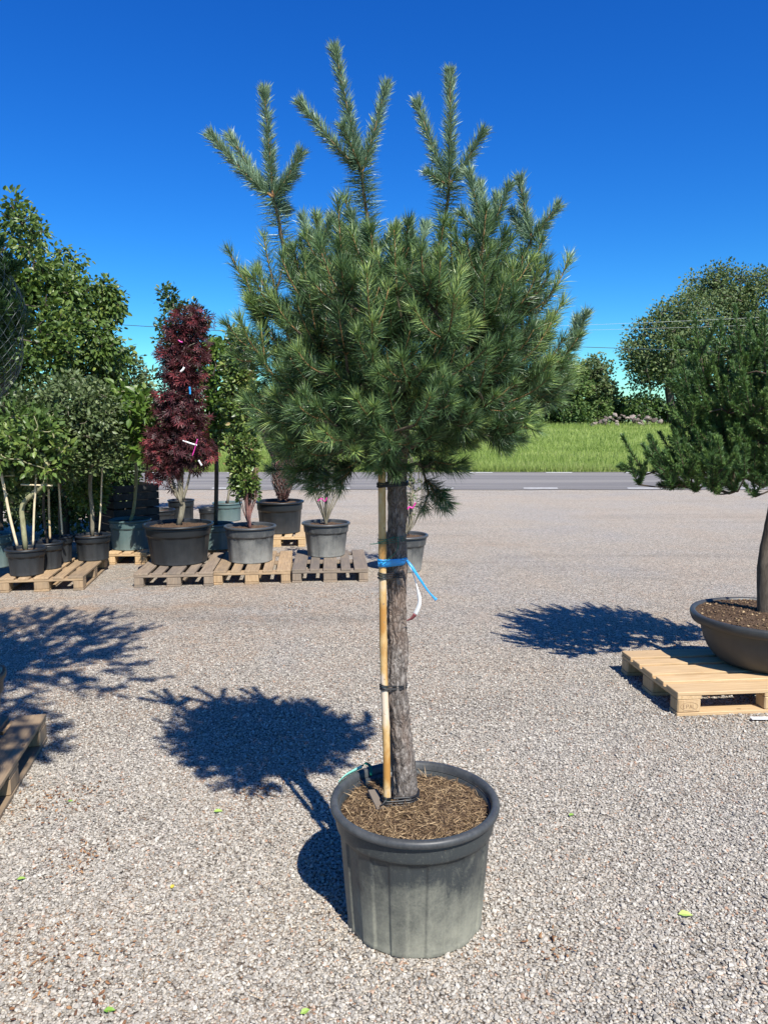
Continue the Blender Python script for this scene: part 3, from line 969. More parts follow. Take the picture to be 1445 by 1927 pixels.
pallet_front(206, 1063, 330, 1062, 'pale pallet under the grey green pot, behind the maple pallet', M['wood_new'], 12)
pallet_front(342, 1052, 455, 1050, 'half hidden pallet behind the maple pot, carrying the second grey green pot', M['wood_new'], 14)
pallet_front(470, 1030, 575, 1029, 'yellowish pallet furthest back, under the pot of the netted brown shrub', M['wood_new'], 15)

# ------------------------------------------------------------------ main pot and its pine
A_ = 1.2653
PH = EYE - A_; PR = 0.286; Pr = 0.232; PY = 1.928 * A_
PX = (780 - CX) / FPX * (PY * cT + A_ * sT)
pot0, soil0 = make_pot('plant_pot', 'large dusty grey pot in the foreground holding the tall pine standard', (PX, PY, 0.0), PR, PH, Pr, M['pot_main'], M['rim_main'],
                       'plastic plant pots', 26, 416, 0.80, 0.045, 0.027, seed=2, fl=0.003)
# dry needle litter on the soil
rng = np.random.default_rng(21)
n = 5200
q = np.sqrt(rng.random(n)) * 0.235; a = rng.random(n) * 2 * math.pi
px_, py_ = q * np.cos(a), q * np.sin(a)
zt = PH - 0.045 + 0.012 * (1 - (q / 0.245) ** 2) + rng.random(n) * 0.014
mb = MB()
scatter(mb, [(-.5, 0, 0), (.5, 0, 0), (.5, .5, .09), (-.5, .5, .09), (0, 1.0, 0)], NEEDLE[1], NEEDLE[2], np.stack([px_, py_, zt], 1),
        np.stack([rng.normal(0, 1, n), rng.normal(0, 1, n), rng.normal(0, .22, n)], 1), rng.normal(0, .5, (n, 3)) + [0, 0, 1],
        np.stack([np.full(n, .0016) * rng.uniform(.8, 1.5, n), rng.uniform(.018, .05, n), rng.uniform(.018, .05, n)], 1), rng.random(n))
lt = mb.build('needle_litter', M['litter'], soil0)
lt['kind'] = 'stuff'

def trunk_z(px, py, Y): return at_y(px, py, Y)
TY = 2.49
def bark_main():
    m, nt, b = nmat('scaly pine bark')
    v = coords(nt, (1, 1, 0.42))
    vo = N(nt, 'ShaderNodeTexVoronoi'); vo.feature = 'DISTANCE_TO_EDGE'; vo.inputs['Scale'].default_value = 40
    nn = N(nt, 'ShaderNodeTexNoise'); nn.inputs['Scale'].default_value = 24; nn.inputs['Detail'].default_value = 5; nt.links.new(v, nn.inputs['Vector'])
    ad = N(nt, 'ShaderNodeVectorMath', operation='MULTIPLY_ADD'); ad.inputs[1].default_value = (.13, .13, .13)
    nt.links.new(nn.outputs['Color'], ad.inputs[0]); nt.links.new(v, ad.inputs[2])
    nt.links.new(ad.outputs[0], vo.inputs['Vector'])
    n1 = noise_n(nt, v, 90, 6, 0.7)
    n2 = noise_n(nt, v, 9, 3, 0.6)
    c = ramp(nt, n1, [(0.32, (0.075, 0.062, 0.054)), (0.5, (0.17, 0.148, 0.13)), (0.68, (0.33, 0.30, 0.27))])
    c = mixc(nt, ramp(nt, n2, [(0.45, (0, 0, 0)), (0.65, (.7, .7, .7))]), c, (0.20, 0.14, 0.105))
    e = ramp(nt, vo.outputs['Distance'], [(0.0, (0.45, 0.42, 0.40)), (0.10, (1, 1, 1))])
    nt.links.new(mixc(nt, 1.0, c, e, 'MULTIPLY'), b.inputs['Base Color'])
    b.inputs['Roughness'].default_value = 0.9
    b.inputs['Specular IOR Level'].default_value = 0.2
    h = math_n(nt, 'ADD', math_n(nt, 'MULTIPLY', math_n(nt, 'MINIMUM', vo.outputs['Distance'], 0.25), 2.4), math_n(nt, 'MULTIPLY', n1, 0.6))
    bump(nt, b, h, 0.9, 0.005)
    return m
M['bark_main'] = bark_main()

def rough_trunk(mb, path, radii, sides=72, amp=0.0035, seed=0):
    P, T, U, W = frames(path)
    V = []
    n = len(P)
    for i in range(n):
        for j in range(sides):
            a = j / sides * 2 * math.pi
            d = U[i] * math.cos(a) + W[i] * math.sin(a)
            q = Vector((math.cos(a) * 3.2 + seed, math.sin(a) * 3.2, P[i][2] * 22))
            nz = noise.noise(q) + 0.6 * noise.noise(q * 2.3) + 0.8 * abs(noise.noise(Vector((math.cos(a) * 5, math.sin(a) * 5, P[i][2] * 9 + seed)))) 
            lump = noise.noise(Vector((math.cos(a) * .9, math.sin(a) * .9, P[i][2] * 7 + seed)))
            V.append(P[i] + d * (radii[i] + amp * nz + amp * 1.9 * lump))
    i = np.arange(n - 1)[:, None] * sides; j = np.arange(sides)[None, :]; j2 = (j + 1) % sides
    mb.add(np.array(V), None, np.stack([i + j, i + j2, i + sides + j2, i + sides + j], -1).reshape(-1, 4))

pine_base = np.array(at_z(761, 1508, 0.385))
pine = empty('pine_tree', tuple(pine_base), 'tall pine on a bare rough trunk with long upright shoots, in the foreground pot', 'pine tree')
def put_child(mb, nm, mt, root, sm=False):
    o = mb.build(nm, mt, root, sm, None)
    o.matrix_parent_inverse = Matrix.Translation(-root.location)
    return o
tpts = [at_y(763, 1530, pine_base[1]), at_y(760, 1460, pine_base[1]), at_y(753, 1370, 2.49), at_y(744, 1290, 2.49), at_y(747, 1200, 2.50), at_y(746, 1110, 2.50),
        at_y(745, 1020, 2.50), at_y(748, 920, 2.50), at_y(752, 830, 2.50), at_y(756, 740, 2.5), at_y(757, 640, 2.5)]
tpath = smooth_path(tpts, 300)
k = np.linspace(0, 1, 300)
trad = np.interp(k, [0, .07, .16, .24, .3, .36, .5, .7, .85, 1.0], [.049, .043, .037, .0375, .034, .035, .031, .030, .024, .014])
mb = MB(); rough_trunk(mb, tpath, trad, 84, 0.0052)
put_child(mb, 'trunk', M['bark_main'], pine, True)

rng = np.random.default_rng(77)
nd = Needles(rng)
CYY = 2.47
def pe(px, py, Y, rx, rz, ry, w): return px_ell(px, py, Y, rx, rz, ry, w)
ell = [pe(755, 660, 2.45, 210, 128, .40, 5), pe(580, 650, 2.45, 82, 95, .26, 1.5), pe(915, 665, 2.45, 88, 100, .28, 1.5),
       pe(635, 785, 2.42, 120, 85, .28, 2.3), pe(850, 775, 2.45, 130, 68, .30, 1.9), pe(740, 815, 2.42, 100, 50, .30, 1.0), pe(690, 548, 2.5, 150, 44, .24, 1.3), pe(890, 560, 2.5, 90, 44, .24, 1.0),
       pe(600, 840, 2.5, 40, 30, .1, 0.25), pe(1000, 730, 2.45, 45, 38, .14, .35)]
tips = in_ellipsoids(ell, 300, rng, 0.42, 0.054)
extra = [(505, 578, 2.45), (498, 612, 2.4), (520, 548, 2.5), (1010, 590, 2.45), (1020, 700, 2.4), (1012, 758, 2.45), (600, 875, 2.5), (665, 880, 2.45), (800, 900, 2.5), (788, 872, 2.5), (815, 868, 2.5), (806, 925, 2.52), (620, 892, 2.5), (645, 905, 2.5), (598, 868, 2.5), (680, 862, 2.45), (570, 850, 2.5), (640, 850, 2.35), (735, 815, 2.15),
         (500, 680, 2.3), (520, 760, 2.4), (860, 820, 2.35), (950, 790, 2.3), (900, 735, 2.15), (770, 720, 2.1), (600, 700, 2.15), (745, 835, 2.12), (860, 800, 2.12), (650, 830, 2.15), (780, 800, 2.02), (700, 790, 2.05), (820, 770, 2.0), (600, 790, 2.15), (700, 640, 2.08), (840, 640, 2.08), (650, 560, 2.1), (800, 560, 2.1), (1012, 650, 2.5)]
tips = np.concatenate([tips, np.array([tuple(at_y(*e)) for e in extra])])
core = np.array(at_y(757, 720, 2.48))
ktr = 180
trunkn = tpath[ktr::8]
P, par, chains = grow(trunkn, tips, rng, 0.04, 0.4, 0.3, first=0)
rad_ = pipe(P, par, 0.0042, 2.3, 0.022)
hang_z = at_y(750, 858, 2.48).z
br = MB(); chains_mesh(br, P, rad_, chains, 6)
for ch in chains:
    pts = P[ch]; tip = pts[-1]
    d = norm(tip - pts[-2])
    out = norm(tip - (core + np.array([0, 0, -0.12])))
    dd = norm(d * 0.5 + out * 0.7 + np.array([0, 0, 0.42]) + rng.normal(0, 0.14, 3))
    low = tip[2] < core[2]
    if tip[2] < hang_z: dd = norm(dd * [1, 1, .2] + np.array([0, 0, -.35]))
    ns = int(rng.integers(2, 5))
    ym = rng.uniform(0.25, 0.72) if not tip[2] < core[2] - .1 else rng.uniform(0.2, 0.62)  # low shoots get darker tints in place of crown shade
    Ls = rng.uniform(0.07, 0.14)
    whorl(nd, tip, dd, rng, ns, Ls * 1.1, 230, rng.uniform(0.046, 0.062), a_base=58, a_tip=27, tint=(ym - .30, ym + .24), r=0.0026, tuft=.10, width=0.0016, grad=.45, lift=0.25 if not low else 0.12)
    # bright tuft at the very tip
    # older, darker needles on the last stretch, darkened further as shade inside the crown
    L = np.sum(np.linalg.norm(np.diff(pts, axis=0), axis=1))
    if len(pts) >= 4:
        m = min(len(pts), 5)
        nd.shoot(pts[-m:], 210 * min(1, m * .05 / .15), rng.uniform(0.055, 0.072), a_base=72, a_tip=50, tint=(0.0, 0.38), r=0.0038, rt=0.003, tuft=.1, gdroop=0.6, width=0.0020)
    if len(pts) >= 10:
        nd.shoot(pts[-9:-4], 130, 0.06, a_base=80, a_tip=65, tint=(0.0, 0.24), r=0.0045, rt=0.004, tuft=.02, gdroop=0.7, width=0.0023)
# tall leaders
ndl = Needles(rng)
def leader(node, base, shoots, Y, old_n=210):
    pn = at_y(node[0], node[1], Y)
    pts = [at_y(b[0], b[1], Y + b[2]) for b in base][::-1] + [pn]
    pa = smooth_path(pts, 14)
    add_tube(br, pa, np.linspace(0.0085, 0.0045, len(pa)), 7)
    ndl.shoot(pa[6:], old_n * 1.6, 0.070, a_base=86, a_tip=84, tint=(0.1, 0.42), r=0.004, rt=0.004, tuft=0.03, gdroop=0.0, width=0.0020)
    for (sx, sy, dy) in shoots:
        e = at_y(sx, sy, Y + dy)
        mid = pn.lerp(e, 0.45) + Vector((0, 0, -0.008)) + Vector((rng.normal(0, .004), rng.normal(0, .01), 0))
        sp = smooth_path([pn, mid, e], 14)
        L = (e - pn).length
        ndl.shoot(sp, 60 + L * 3400, 0.045, a_base=50, a_tip=32, tint=(0.15, 0.85), r=0.0044, rt=0.0022, tuft=0.07, width=0.0020, t0=0.09)
leader((514, 372), [(524, 410, .01), (538, 470, 0), (600, 560, 0), (700, 660, 0.0)], [(398, 256, -.03), (434, 258, .06), (498, 172, 0), (565, 290, -.03), (553, 330, .05), (540, 395, .1)], 2.50, 200)
leader((681, 325), [(685, 370, 0), (700, 450, 0), (735, 560, 0), (750, 660, 0)], [(566, 193, -.04), (630, 92, 0), (727, 163, .03), (645, 240, -.09)], 2.47, 330)
leader((845, 347), [(840, 395, 0), (826, 460, 0), (800, 560, 0), (765, 660, 0)], [(785, 195, .03), (846, 137, 0), (908, 250, -.02), (808, 326, -.05)], 2.50, 300)
leader((915, 445), [(908, 480, 0), (890, 560, 0), (790, 680, 0)], [(882, 325, 0), (935, 372, .04), (957, 352, -.03), (870, 402, -.04), (902, 350, .08)], 2.44, 150)
leader((1001, 447), [(990, 475, 0), (972, 510, 0), (900, 600, 0), (780, 700, 0)], [(978, 338, .02), (1047, 390, -.03), (965, 400, .08)], 2.52, 210)
leader((1068, 665), [(1050, 690, 0), (1000, 700, 0), (860, 740, 0)], [(1102, 592, 0), (1086, 600, .05)], 2.6, 150)
leader((600, 470), [(620, 520, 0), (700, 640, 0)], [(570, 412, 0), (597, 412, .05), (622, 415, -.02)], 2.46, 90)
leader((700, 490), [(715, 540, 0), (745, 640, 0)], [(660, 405, .03), (625, 408, .1), (745, 428, -.04), (690, 430, -.1)], 2.42, 90)
leader((785, 500), [(780, 560, 0), (765, 640, 0)], [(770, 425, 0), (800, 425, .05), (745, 440, .08)], 2.36, 90)
put_child(br, 'branches', M['twig_dark'], pine, True)
put_child(nd.tw, 'twigs', M['twig'], pine, True)
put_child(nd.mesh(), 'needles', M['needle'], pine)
put_child(ndl.tw, 'leader_twigs', M['twig'], pine, True)
put_child(ndl.mesh(), 'leader_needles', M['needle_top'], pine)['label'] = 'needles of the tall upright leading shoots, coloured bluish for sky reflection'

# bamboo stake beside the trunk
def cane_mat_f():
    m, nt, b = nmat('mottled bamboo')
    v = coords(nt, (1, 1, 0.5))
    n1 = noise_n(nt, v, 9, 4, 0.6)
    n2 = noise_n(nt, v, 160, 3, 0.6)
    c = ramp(nt, n1, [(0.38, (0.56, 0.46, 0.35)), (0.47, (0.52, 0.35, 0.15)), (0.58, (0.40, 0.20, 0.05))])
    c = mixc(nt, math_n(nt, 'GREATER_THAN', n2, 0.66), c, (0.25, 0.17, 0.10))
    nt.links.new(c, b.inputs['Base Color'])
    b.inputs['Roughness'].default_value = 0.42
    return m
M['cane_main'] = cane_mat_f()
cb = at_z(728, 1520, 0.385)
cpts = [at_y(728, 1520, cb.y), at_y(727, 1400, cb.y - .0), at_y(722, 1250, 2.455), at_y(720, 1080, 2.45), at_y(718, 860, 2.45), at_y(717, 790, 2.45)]
cp = smooth_path(cpts, 90)
cr = np.full(90, 0.0125)
for kk in (5, 22, 40, 57, 73):
    for j in range(90):
        cr[j] += 0.0016 * math.exp(-((j - kk) / 0.9) ** 2)
stake = empty('bamboo_stake', tuple(cb), 'mottled bamboo stake tied along the left of the foreground pine trunk', 'stake')
mb = MB(); add_tube(mb, cp, cr, 20)
put_child(mb, 'cane', M['cane_main'], stake, True)

# ties round trunk and stake
def loop_pts(py, n=48, tilt=0.0, grow_=0.004, wob=0.0, ph=0.0):
    z0 = at_y(745, py, 2.48).z
    it = int(np.argmin(np.abs(tpath[:, 2] - z0))); ic = int(np.argmin(np.abs(cp[:, 2] - z0)))
    A = tpath[it]; ra = trad[it] + grow_; B = cp[ic]; rb = 0.0135 + grow_ * .4
    a0 = math.atan2(B[1] - A[1], B[0] - A[0])
    pts = []
    # convex hull of two circles
    for k in range(n):
        a = k / n * 2 * math.pi
        d = np.array([math.cos(a), math.sin(a)])
        sA = A[:2] @ d + ra; sB = B[:2] @ d + rb
        c, r_ = (A, ra) if sA > sB else (B, rb)
        u = (c[:2] + d * r_)
        s = np.dot(u - A[:2], (B - A)[:2]) / max(1e-6, np.linalg.norm((B - A)[:2]))
        pts.append([u[0], u[1], z0 + tilt * s + wob * math.sin(a * 2 + ph)])
    pts.append(pts[0])
    return np.array(pts)
def tie(label, pys, tilt, r=0.0032, ends=True):
    c = loop_pts(pys[0])
    root = empty('rubber_tie', tuple(c.mean(0)), label, 'tie', 'black ties round trunk and stake')
    mb = MB()
    for i, py in enumerate(pys):
        add_tube(mb, loop_pts(py, tilt=tilt, wob=0.0015, ph=i * 1.3), r, 7, cap=False)
    if ends:
        p = loop_pts(pys[0], tilt=tilt)
        f = p[np.argmin(p[:, 1])]
        add_tube(mb, smooth_path([f + [0.0, -.002, 0], f + [.018, -.012, .010], f + [.03, -.016, .024]], 8), r * .7, 6)
        add_tube(mb, smooth_path([f + [0.0, -.002, 0], f + [-.014, -.013, -.012], f + [-.022, -.014, -.018]], 8), r * .7, 6)
    put_child(mb, 'loop', M['tie'], root, True)
tie('black rubber tie at the foot of the trunk, just above the soil', (1489, 1494, 1499, 1504), 0.02, 0.0034)
tie('black rubber tie halfway up the trunk, at a knot in the bark', (1287, 1291, 1294), 0.12, 0.0024, False)
tie('black rubber tie directly below the blue ribbon', (1077, 1081, 1086), 0.05, 0.0022, False)
tie('highest black tie, just under the crown of the pine', (908, 911, 914), 0.0, 0.0026, False)

# blue ribbon with a hanging tail
c = loop_pts(1056, grow_=0.006)
rb = empty('ribbon', tuple(c.mean(0)), 'bright blue ribbon tied round trunk and stake with a tail hanging to the right', 'ribbon')
mb = MB()
wob = np.stack([np.zeros(len(c)), np.zeros(len(c)), 0.002 * np.sin(np.arange(len(c)) * .9)], 1)
add_ribbon(mb, c + wob, 0.021, (0, 0, 1), 0.0012)
add_ribbon(mb, loop_pts(1052, grow_=0.008, tilt=.04), 0.007, (0, 0, 1), 0.0012)
put_child(mb, 'band', M['blue'], rb, True)
mb = MB()
tl = smooth_path([at_y(765, 1054, 2.44), at_y(774, 1066, 2.43), at_y(790, 1090, 2.42), at_y(806, 1113, 2.42), at_y(821, 1129, 2.42)], 26)
add_ribbon(mb, tl, np.interp(np.linspace(0, 1, 26), [0, .25, .8, .9, 1], [.007, .010, .005, .007, .011]), (1, .2, .5), 0.0012)
put_child(mb, 'tail', M['blue'], rb, True)
# white plant label in a loop
lb = empty('plant_label', tuple(at_y(765, 1056, 2.44)), 'white strip label with a dull red end curling below the blue ribbon', 'label')
mb = MB()
lp = smooth_path([at_y(765, 1056, 2.45), at_y(776, 1078, 2.44), at_y(786, 1110, 2.43), at_y(789, 1135, 2.43), at_y(781, 1156, 2.44)], 30)
add_ribbon(mb, lp, np.interp(np.linspace(0, 1, 30), [0, .45, .6, 1], [.002, .004, .012, .014]), (1, -.35, 0), 0.0008)
put_child(mb, 'strip', M['white'], lb, True)
mb = MB()
lp = smooth_path([at_y(781, 1156, 2.44), at_y(774, 1164, 2.45), at_y(765, 1168, 2.46)], 10)
add_ribbon(mb, lp, np.linspace(.014, .003, 10), (1, -.35, 0), 0.0009)
put_child(mb, 'red_end', M['red'], lb, True)
# green twine
tw = empty('twine', tuple(at_y(745, 1010, 2.44)), 'thin dark green twine wound round trunk and stake above the blue ribbon', 'twine')
mb = MB()
for py, t in ((1009, .06), (1013, .07), (1017, .05)):
    add_tube(mb, loop_pts(py, grow_=0.004, tilt=-t), 0.0011, 5, cap=False)
add_tube(mb, smooth_path([at_y(742, 1010, 2.44), at_y(722, 1018, 2.42), at_y(708, 1023, 2.42), at_y(696, 1024, 2.42)], 12), 0.0014, 5)
add_tube(mb, smooth_path([at_y(748, 1010, 2.44), at_y(749, 1030, 2.44), at_y(738, 1046, 2.43), at_y(717, 1062, 2.42)], 12), 0.0011, 5)
put_child(mb, 'cord', M['green_tw'], tw, True)
# mint ribbon on the pot rim
mr = empty('ribbon', tuple(at_z(660, 1462, PH)), 'short mint green ribbon lying on the left back rim of the foreground pot', 'ribbon')
mb = MB()
def rimp(deg, dz=0.004, dr=-.006):
    a = R_(deg); return Vector((PX + (PR + dr) * math.cos(a), PY + (PR + dr) * math.sin(a), PH + dz))
add_ribbon(mb, smooth_path([rimp(160), rimp(150, .006), rimp(140, .005), rimp(131, .008)], 14), 0.013, (0.3, 0.3, .4), 0.001)
put_child(mb, 'band', M['mint'], mr, True)
mb = MB()
e = rimp(131, .008)
add_ribbon(mb, smooth_path([e, e + Vector((.012, .0, .012)), e + Vector((.03, -.01, .004)), e + Vector((.035, -.03, -.02))], 10), 0.010, (0.6, 0.3, .4), 0.001)
put_child(mb, 'knot', M['green_tw'], mr, True)
# wood offcut in the soil
w0 = at_z(709, 1508, 0.40)
oc = empty('wood_offcut', tuple(w0), 'small grey wood offcut stuck in the soil left of the trunk', 'wood piece')
mb = MB()
dl = (at_z(722, 1532, 0.39) - at_z(697, 1480, 0.425)).normalized()
dw = dl.cross(Vector((0.1, 0.1, 1))).normalized(); dn = dw.cross(dl)
add_box(mb, tuple(w0 + Vector((0, 0, .005))), (.095, .034, .010), [list(dl), list(dw), list(dn)], .9, .001, 0)
put_child(mb, 'board', M['wood_old'], oc)

# ------------------------------------------------------------------ right bowl and its pine
BY = 4.75; BX = at_y(1447, 1155, BY).x
BZ = 0.1445
def make_bowl():
    root = empty('plant_pot', (BX, BY, BZ), 'wide dark grey bowl with a thick rim standing on the new pallet at the right', 'plant pot', 'plastic plant pots')
    H = 0.318; R = .475
    prof = [(.10, .01), (.255, .0), (.28, .006), (.325, .04), (.362, .09), (.385, .14), (.400, .19), (.408, .24), (.414, .250), (.417, .285), (.419, .255 + .03), (.40, .285), (.37, .2)]
    mb = MB(); add_lathe(mb, prof, 96); mb.build('pot_wall', M['pot_bowl'], root, True)
    rp = [(.415, H - .055), (.445, H - .062), (.462, H - .058), (.472, H - .035), (R, H - .012), (.470, H), (.455, H + .003), (.442, H - .002), (.437, H - .02), (.43, H - .06)]
    mb = MB(); add_lathe(mb, rp, 96); mb.build('rim', M['pot_bowl'], root, True)
    V = [(0, 0, H + .012)]; nr, na = 26, 90
    for i in range(1, nr + 1):
        for j in range(na):
            a = j / na * 2 * math.pi; q = .44 * i / nr
            x_, y_ = q * math.cos(a), q * math.sin(a)
            V.append((x_, y_, H - .012 + .03 * (1 - (i / nr) ** 2) + .010 * noise.noise(Vector((x_ * 30, y_ * 30, 3)))))
    F3 = [(0, 1 + j, 1 + (j + 1) % na) for j in range(na)]
    F4 = [(1 + i * na + j, 1 + (i + 1) * na + j, 1 + (i + 1) * na + (j + 1) % na, 1 + i * na + (j + 1) % na) for i in range(nr - 1) for j in range(na)]
    mb = MB(); mb.add(V, F3, F4); s = mb.build('soil', M['soil'], root, True)
    rs = np.random.default_rng(4); n = 800
    q = np.sqrt(rs.random(n)) * .42; a = rs.random(n) * 2 * math.pi
    mb = MB(); stones(mb, np.stack([q * np.cos(a), q * np.sin(a), H - .008 + .03 * (1 - (q / .44) ** 2)], 1), rs.uniform(.003, .008, n), rs, rs.random(n) ** 2.2)
    bc = mb.build('bark_chips', M['litter'], s); bc['kind'] = 'stuff'
make_bowl()

def pine_b(name, label, base, trunk_pts, ell, ntips, seed, nl=0.03, ns=(3, 5), Ls=(0.13, 0.22), nn=150, r_base=0.04, upright=0.9, extra=None, sep=.08, mat='needle_b', width=0.0028, bark='bark_dark', old=True, rt=0.005):
    rng = np.random.default_rng(seed)
    root = empty(name, tuple(base), label, 'pine tree')
    tp = smooth_path(trunk_pts, 40)
    tips = in_ellipsoids(ell, ntips, rng, 0.4, sep)
    if extra is not None: tips = np.concatenate([tips, np.array(extra)])
    P, par, chains = grow(tp[12::3], tips, rng, 0.07, 0.5, 0.4)
    r_ = pipe(P, par, rt, 2.3, r_base * .8)
    mb = MB(); rough_trunk(mb, tp, np.linspace(r_base, r_base * .35, 40), 24, 0.003, seed)
    put_child(mb, 'trunk', M[bark], root, True)
    brm = MB(); chains_mesh(brm, P, r_, chains, 6)
    put_child(brm, 'branches', M['twig_dark'], root, True)
    nd = Needles(rng)
    cen = tp[-1]
    for ch in chains:
        pts = P[ch]; tip = pts[-1]
        out = norm(tip - (cen - [0, 0, .3]))
        d = norm(out * 0.6 + np.array([0, 0, upright]) + rng.normal(0, .15, 3))
        tt = rng.uniform(.25, .75)
        whorl(nd, tip, d, rng, int(rng.integers(ns[0], ns[1])), rng.uniform(*Ls), nn, nl, a_base=50, a_tip=25, tint=(tt - .25, tt + .25), width=width, r=.004, tuft=.1, lift=.1)
        if old and len(pts) >= 4:
            nd.shoot(pts[-4:], nn * .8, nl * 1.1, a_base=65, a_tip=50, tint=(0, .4), width=width, r=.006, tuft=.05)
    put_child(nd.tw, 'twigs', M['twig_dark'], root, True)
    put_child(nd.mesh(), 'needles', M[mat], root)
    return root
tb = at_y(1437, 1150, BY)
pine_b('pine_tree', 'bushy dark pine with upright short needled shoots in the wide bowl at the right edge', tb,
       [tb, at_y(1437, 1060, BY), at_y(1447, 1000, BY), at_y(1455, 930, BY), at_y(1450, 850, BY), at_y(1470, 700, BY)],
       [px_ell(1480, 765, BY, 160, 120, .5, 5), px_ell(1400, 860, BY, 120, 60, .42, 2.0), px_ell(1560, 820, BY, 130, 90, .45, 1.6), px_ell(1320, 895, BY - .1, 90, 32, .25, .8), px_ell(1330, 770, BY, 50, 60, .2, .7)],
         280, 31, 0.035, (3, 5), (0.16, 0.26), 310, 0.045, 1.15, width=0.0042,
       extra=[tuple(at_y(*e)) for e in ((1380, 925, 4.4), (1420, 935, 4.45), (1340, 915, 4.35), (1400, 900, 4.3), (1450, 915, 4.4), (1360, 880, 4.25), (1260, 890, 4.5), (1310, 925, 4.5), (1200, 912, 4.6), (1215, 893, 4.7), (1250, 880, 4.6), (1262, 915, 4.5), (1300, 900, 4.5), (1350, 930, 4.4), (1290, 860, 4.8), (1325, 710, 4.7), (1318, 668, 4.7), (1350, 690, 4.8), (1395, 672, 4.6), (1432, 655, 4.7), (1296, 742, 4.6), (1300, 800, 4.6))])

# tall pine beside the photographer: only its shadow falls into the picture
tbx = Vector((-1.42, 1.45, 0.40))
tp_, _ = make_pot('plant_pot', 'black pot beside the viewer left of the picture, under the very tall pine', (tbx.x, tbx.y, 0), .30, .44, .24, M['pot_black'], M['pot_black'], 'plastic plant pots', 24, 72, seed=9)
pine_b('pine_tree', 'very tall slender pine left of the viewer, its crown high above the picture', tbx,
       [tbx, tbx + Vector((.02, 0, 1.2)), tbx + Vector((.08, .08, 2.4)), tbx + Vector((.15, .3, 3.2)), tbx + Vector((.18, .45, 4.2))],
       [((-1.28, 2.0, 4.12), (.95, 1.4, .40), 5), ((-1.9, 1.5, 3.9), (.8, 1.4, .4), 2.5), ((-.74, .62, 3.9), (.45, .75, .35), 2.2)], 480, 41, 0.05, (3, 5), (.16, .26), 150, .05, .35,
       extra=[(-.35, 2.05, 3.55), (-.42, 1.75, 3.7), (-.45, 2.3, 3.6)], sep=.10, mat='needle', width=.0055)

# ------------------------------------------------------------------ netted tree at the left edge
NB = Vector((-2.06, 3.5, .1445))
make_pot('plant_pot', 'black pot half out of the picture on the near left pallet', tuple(NB), .235, .34, .19, M['pot_black'], M['pot_black'], 'plastic plant pots', 22, 96, seed=12)
def netted():
    root = empty('netted_tree', (NB.x, NB.y, .45), 'dark evergreen crown wrapped in white netting at the left edge', 'netted tree')
    rng = np.random.default_rng(8)
    tp = smooth_path([(NB.x, NB.y, .44), (NB.x + .02, NB.y, 1.2), (NB.x, NB.y - .02, 1.9), (NB.x, NB.y, 2.4)], 24)
    mb = MB(); add_tube(mb, tp, np.linspace(.03, .012, 24), 12); put_child(mb, 'trunk', M['bark_dark'], root, True)
    zc, hz, rr = 2.14, .43, .40
    c = np.array([NB.x, NB.y, zc])
    nd = Needles(rng)
    for k in range(700):
        d = norm(rng.normal(0, 1, 3)); q = rng.random() ** .33 * .93
        p = c + d * q * np.array([rr, rr, hz])
        dd = norm(np.array([d[0] * .5, d[1] * .5, 1.0]) + rng.normal(0, .3, 3))
        nd.shoot(smooth_path([p, p + dd * .06, p + dd * .11], 4), 110, .05, a_base=45, a_tip=25, tint=(0, .25), width=.008, r=.003)
    put_child(nd.mesh(), 'needles', M['needle_b'], root)
    net = MB()
    na, nz = 40, 30
    def S(i, j):
        v = -1 + 2 * j / nz
        v = max(-.985, min(.985, v))
        a = (i + (j % 2) * .5) / na * 2 * math.pi
        w = (1 - abs(v) ** 2.6) ** .5
        w *= 1 + .05 * noise.noise(Vector((math.cos(a) * 2, math.sin(a) * 2, v * 3)))
        return c + np.array([math.cos(a) * rr * w, math.sin(a) * rr * w, v * hz * 1.03 + .01 * noise.noise(Vector((a, v * 4, 0)))])
    for j in range(nz):
        for i in range(na):
            s = 0 if j % 2 == 0 else 1
            a, b1, b2 = S(i, j), S(i - 1 + s, j + 1), S(i + s, j + 1)
            m1 = (a + b1) / 2 * 1.0; m2 = (a + b2) / 2
            add_tube(net, [a, b1], .0009, 3, cap=False); add_tube(net, [a, b2], .0009, 3, cap=False)
    put_child(net, 'net', M['net'], root)
netted()

# ------------------------------------------------------------------ background row: pots
def pot_px(label, pl, pr_, prim, pbot, z0, ratio, mat, rim=None, seed=1, flutes=20, soil=True, name='plant_pot', collar=.72, seg=84):
    """pot from its rim's left and right pixels, the rim's height in the picture and its front foot"""
    f = at_z((pl + pr_) / 2, pbot, z0)
    Y = f.y
    for _ in range(6):
        R = (pr_ - pl) / 2 * mpp(Y * cT + 1.3 * sT); r = R * ratio
        Y = f.y + r
    top = at_y((pl + pr_) / 2, prim, Y)
    H = top.z - z0
    root, s = make_pot(name, label, (top.x, Y, z0), R, H, r, mat, rim or mat, 'plastic plant pots', flutes, seg, collar, .04, .028, soil, seed, fl=.003)
    return Vector((top.x, Y, z0 + H - .035)), R
Z = .1445
p1, _ = pot_px('black pot nearest the viewer on the far left pallet, with a pale cane in it', 12, 86, 1030, 1086, Z, .78, M['pot_black'], seed=3)
p2, _ = pot_px('black pot half hidden by its front neighbour on the far left pallet', 62, 118, 1019, 1073, Z, .8, M['pot_black'], seed=4)
p3, _ = pot_px('smallest looking black pot, third along the far left pallet', 90, 137, 1008, 1060, Z, .8, M['pot_black'], seed=5)
p4, _ = pot_px('black pot standing alone at the right rear of the far left pallet', 141, 208, 1005, 1057, Z, .82, M['pot_black'], seed=6)
p0, _ = pot_px('grey green pot cut off by the left edge of the picture', -46, 23, 1003, 1071, Z, .85, M['pot_teal'], seed=7)
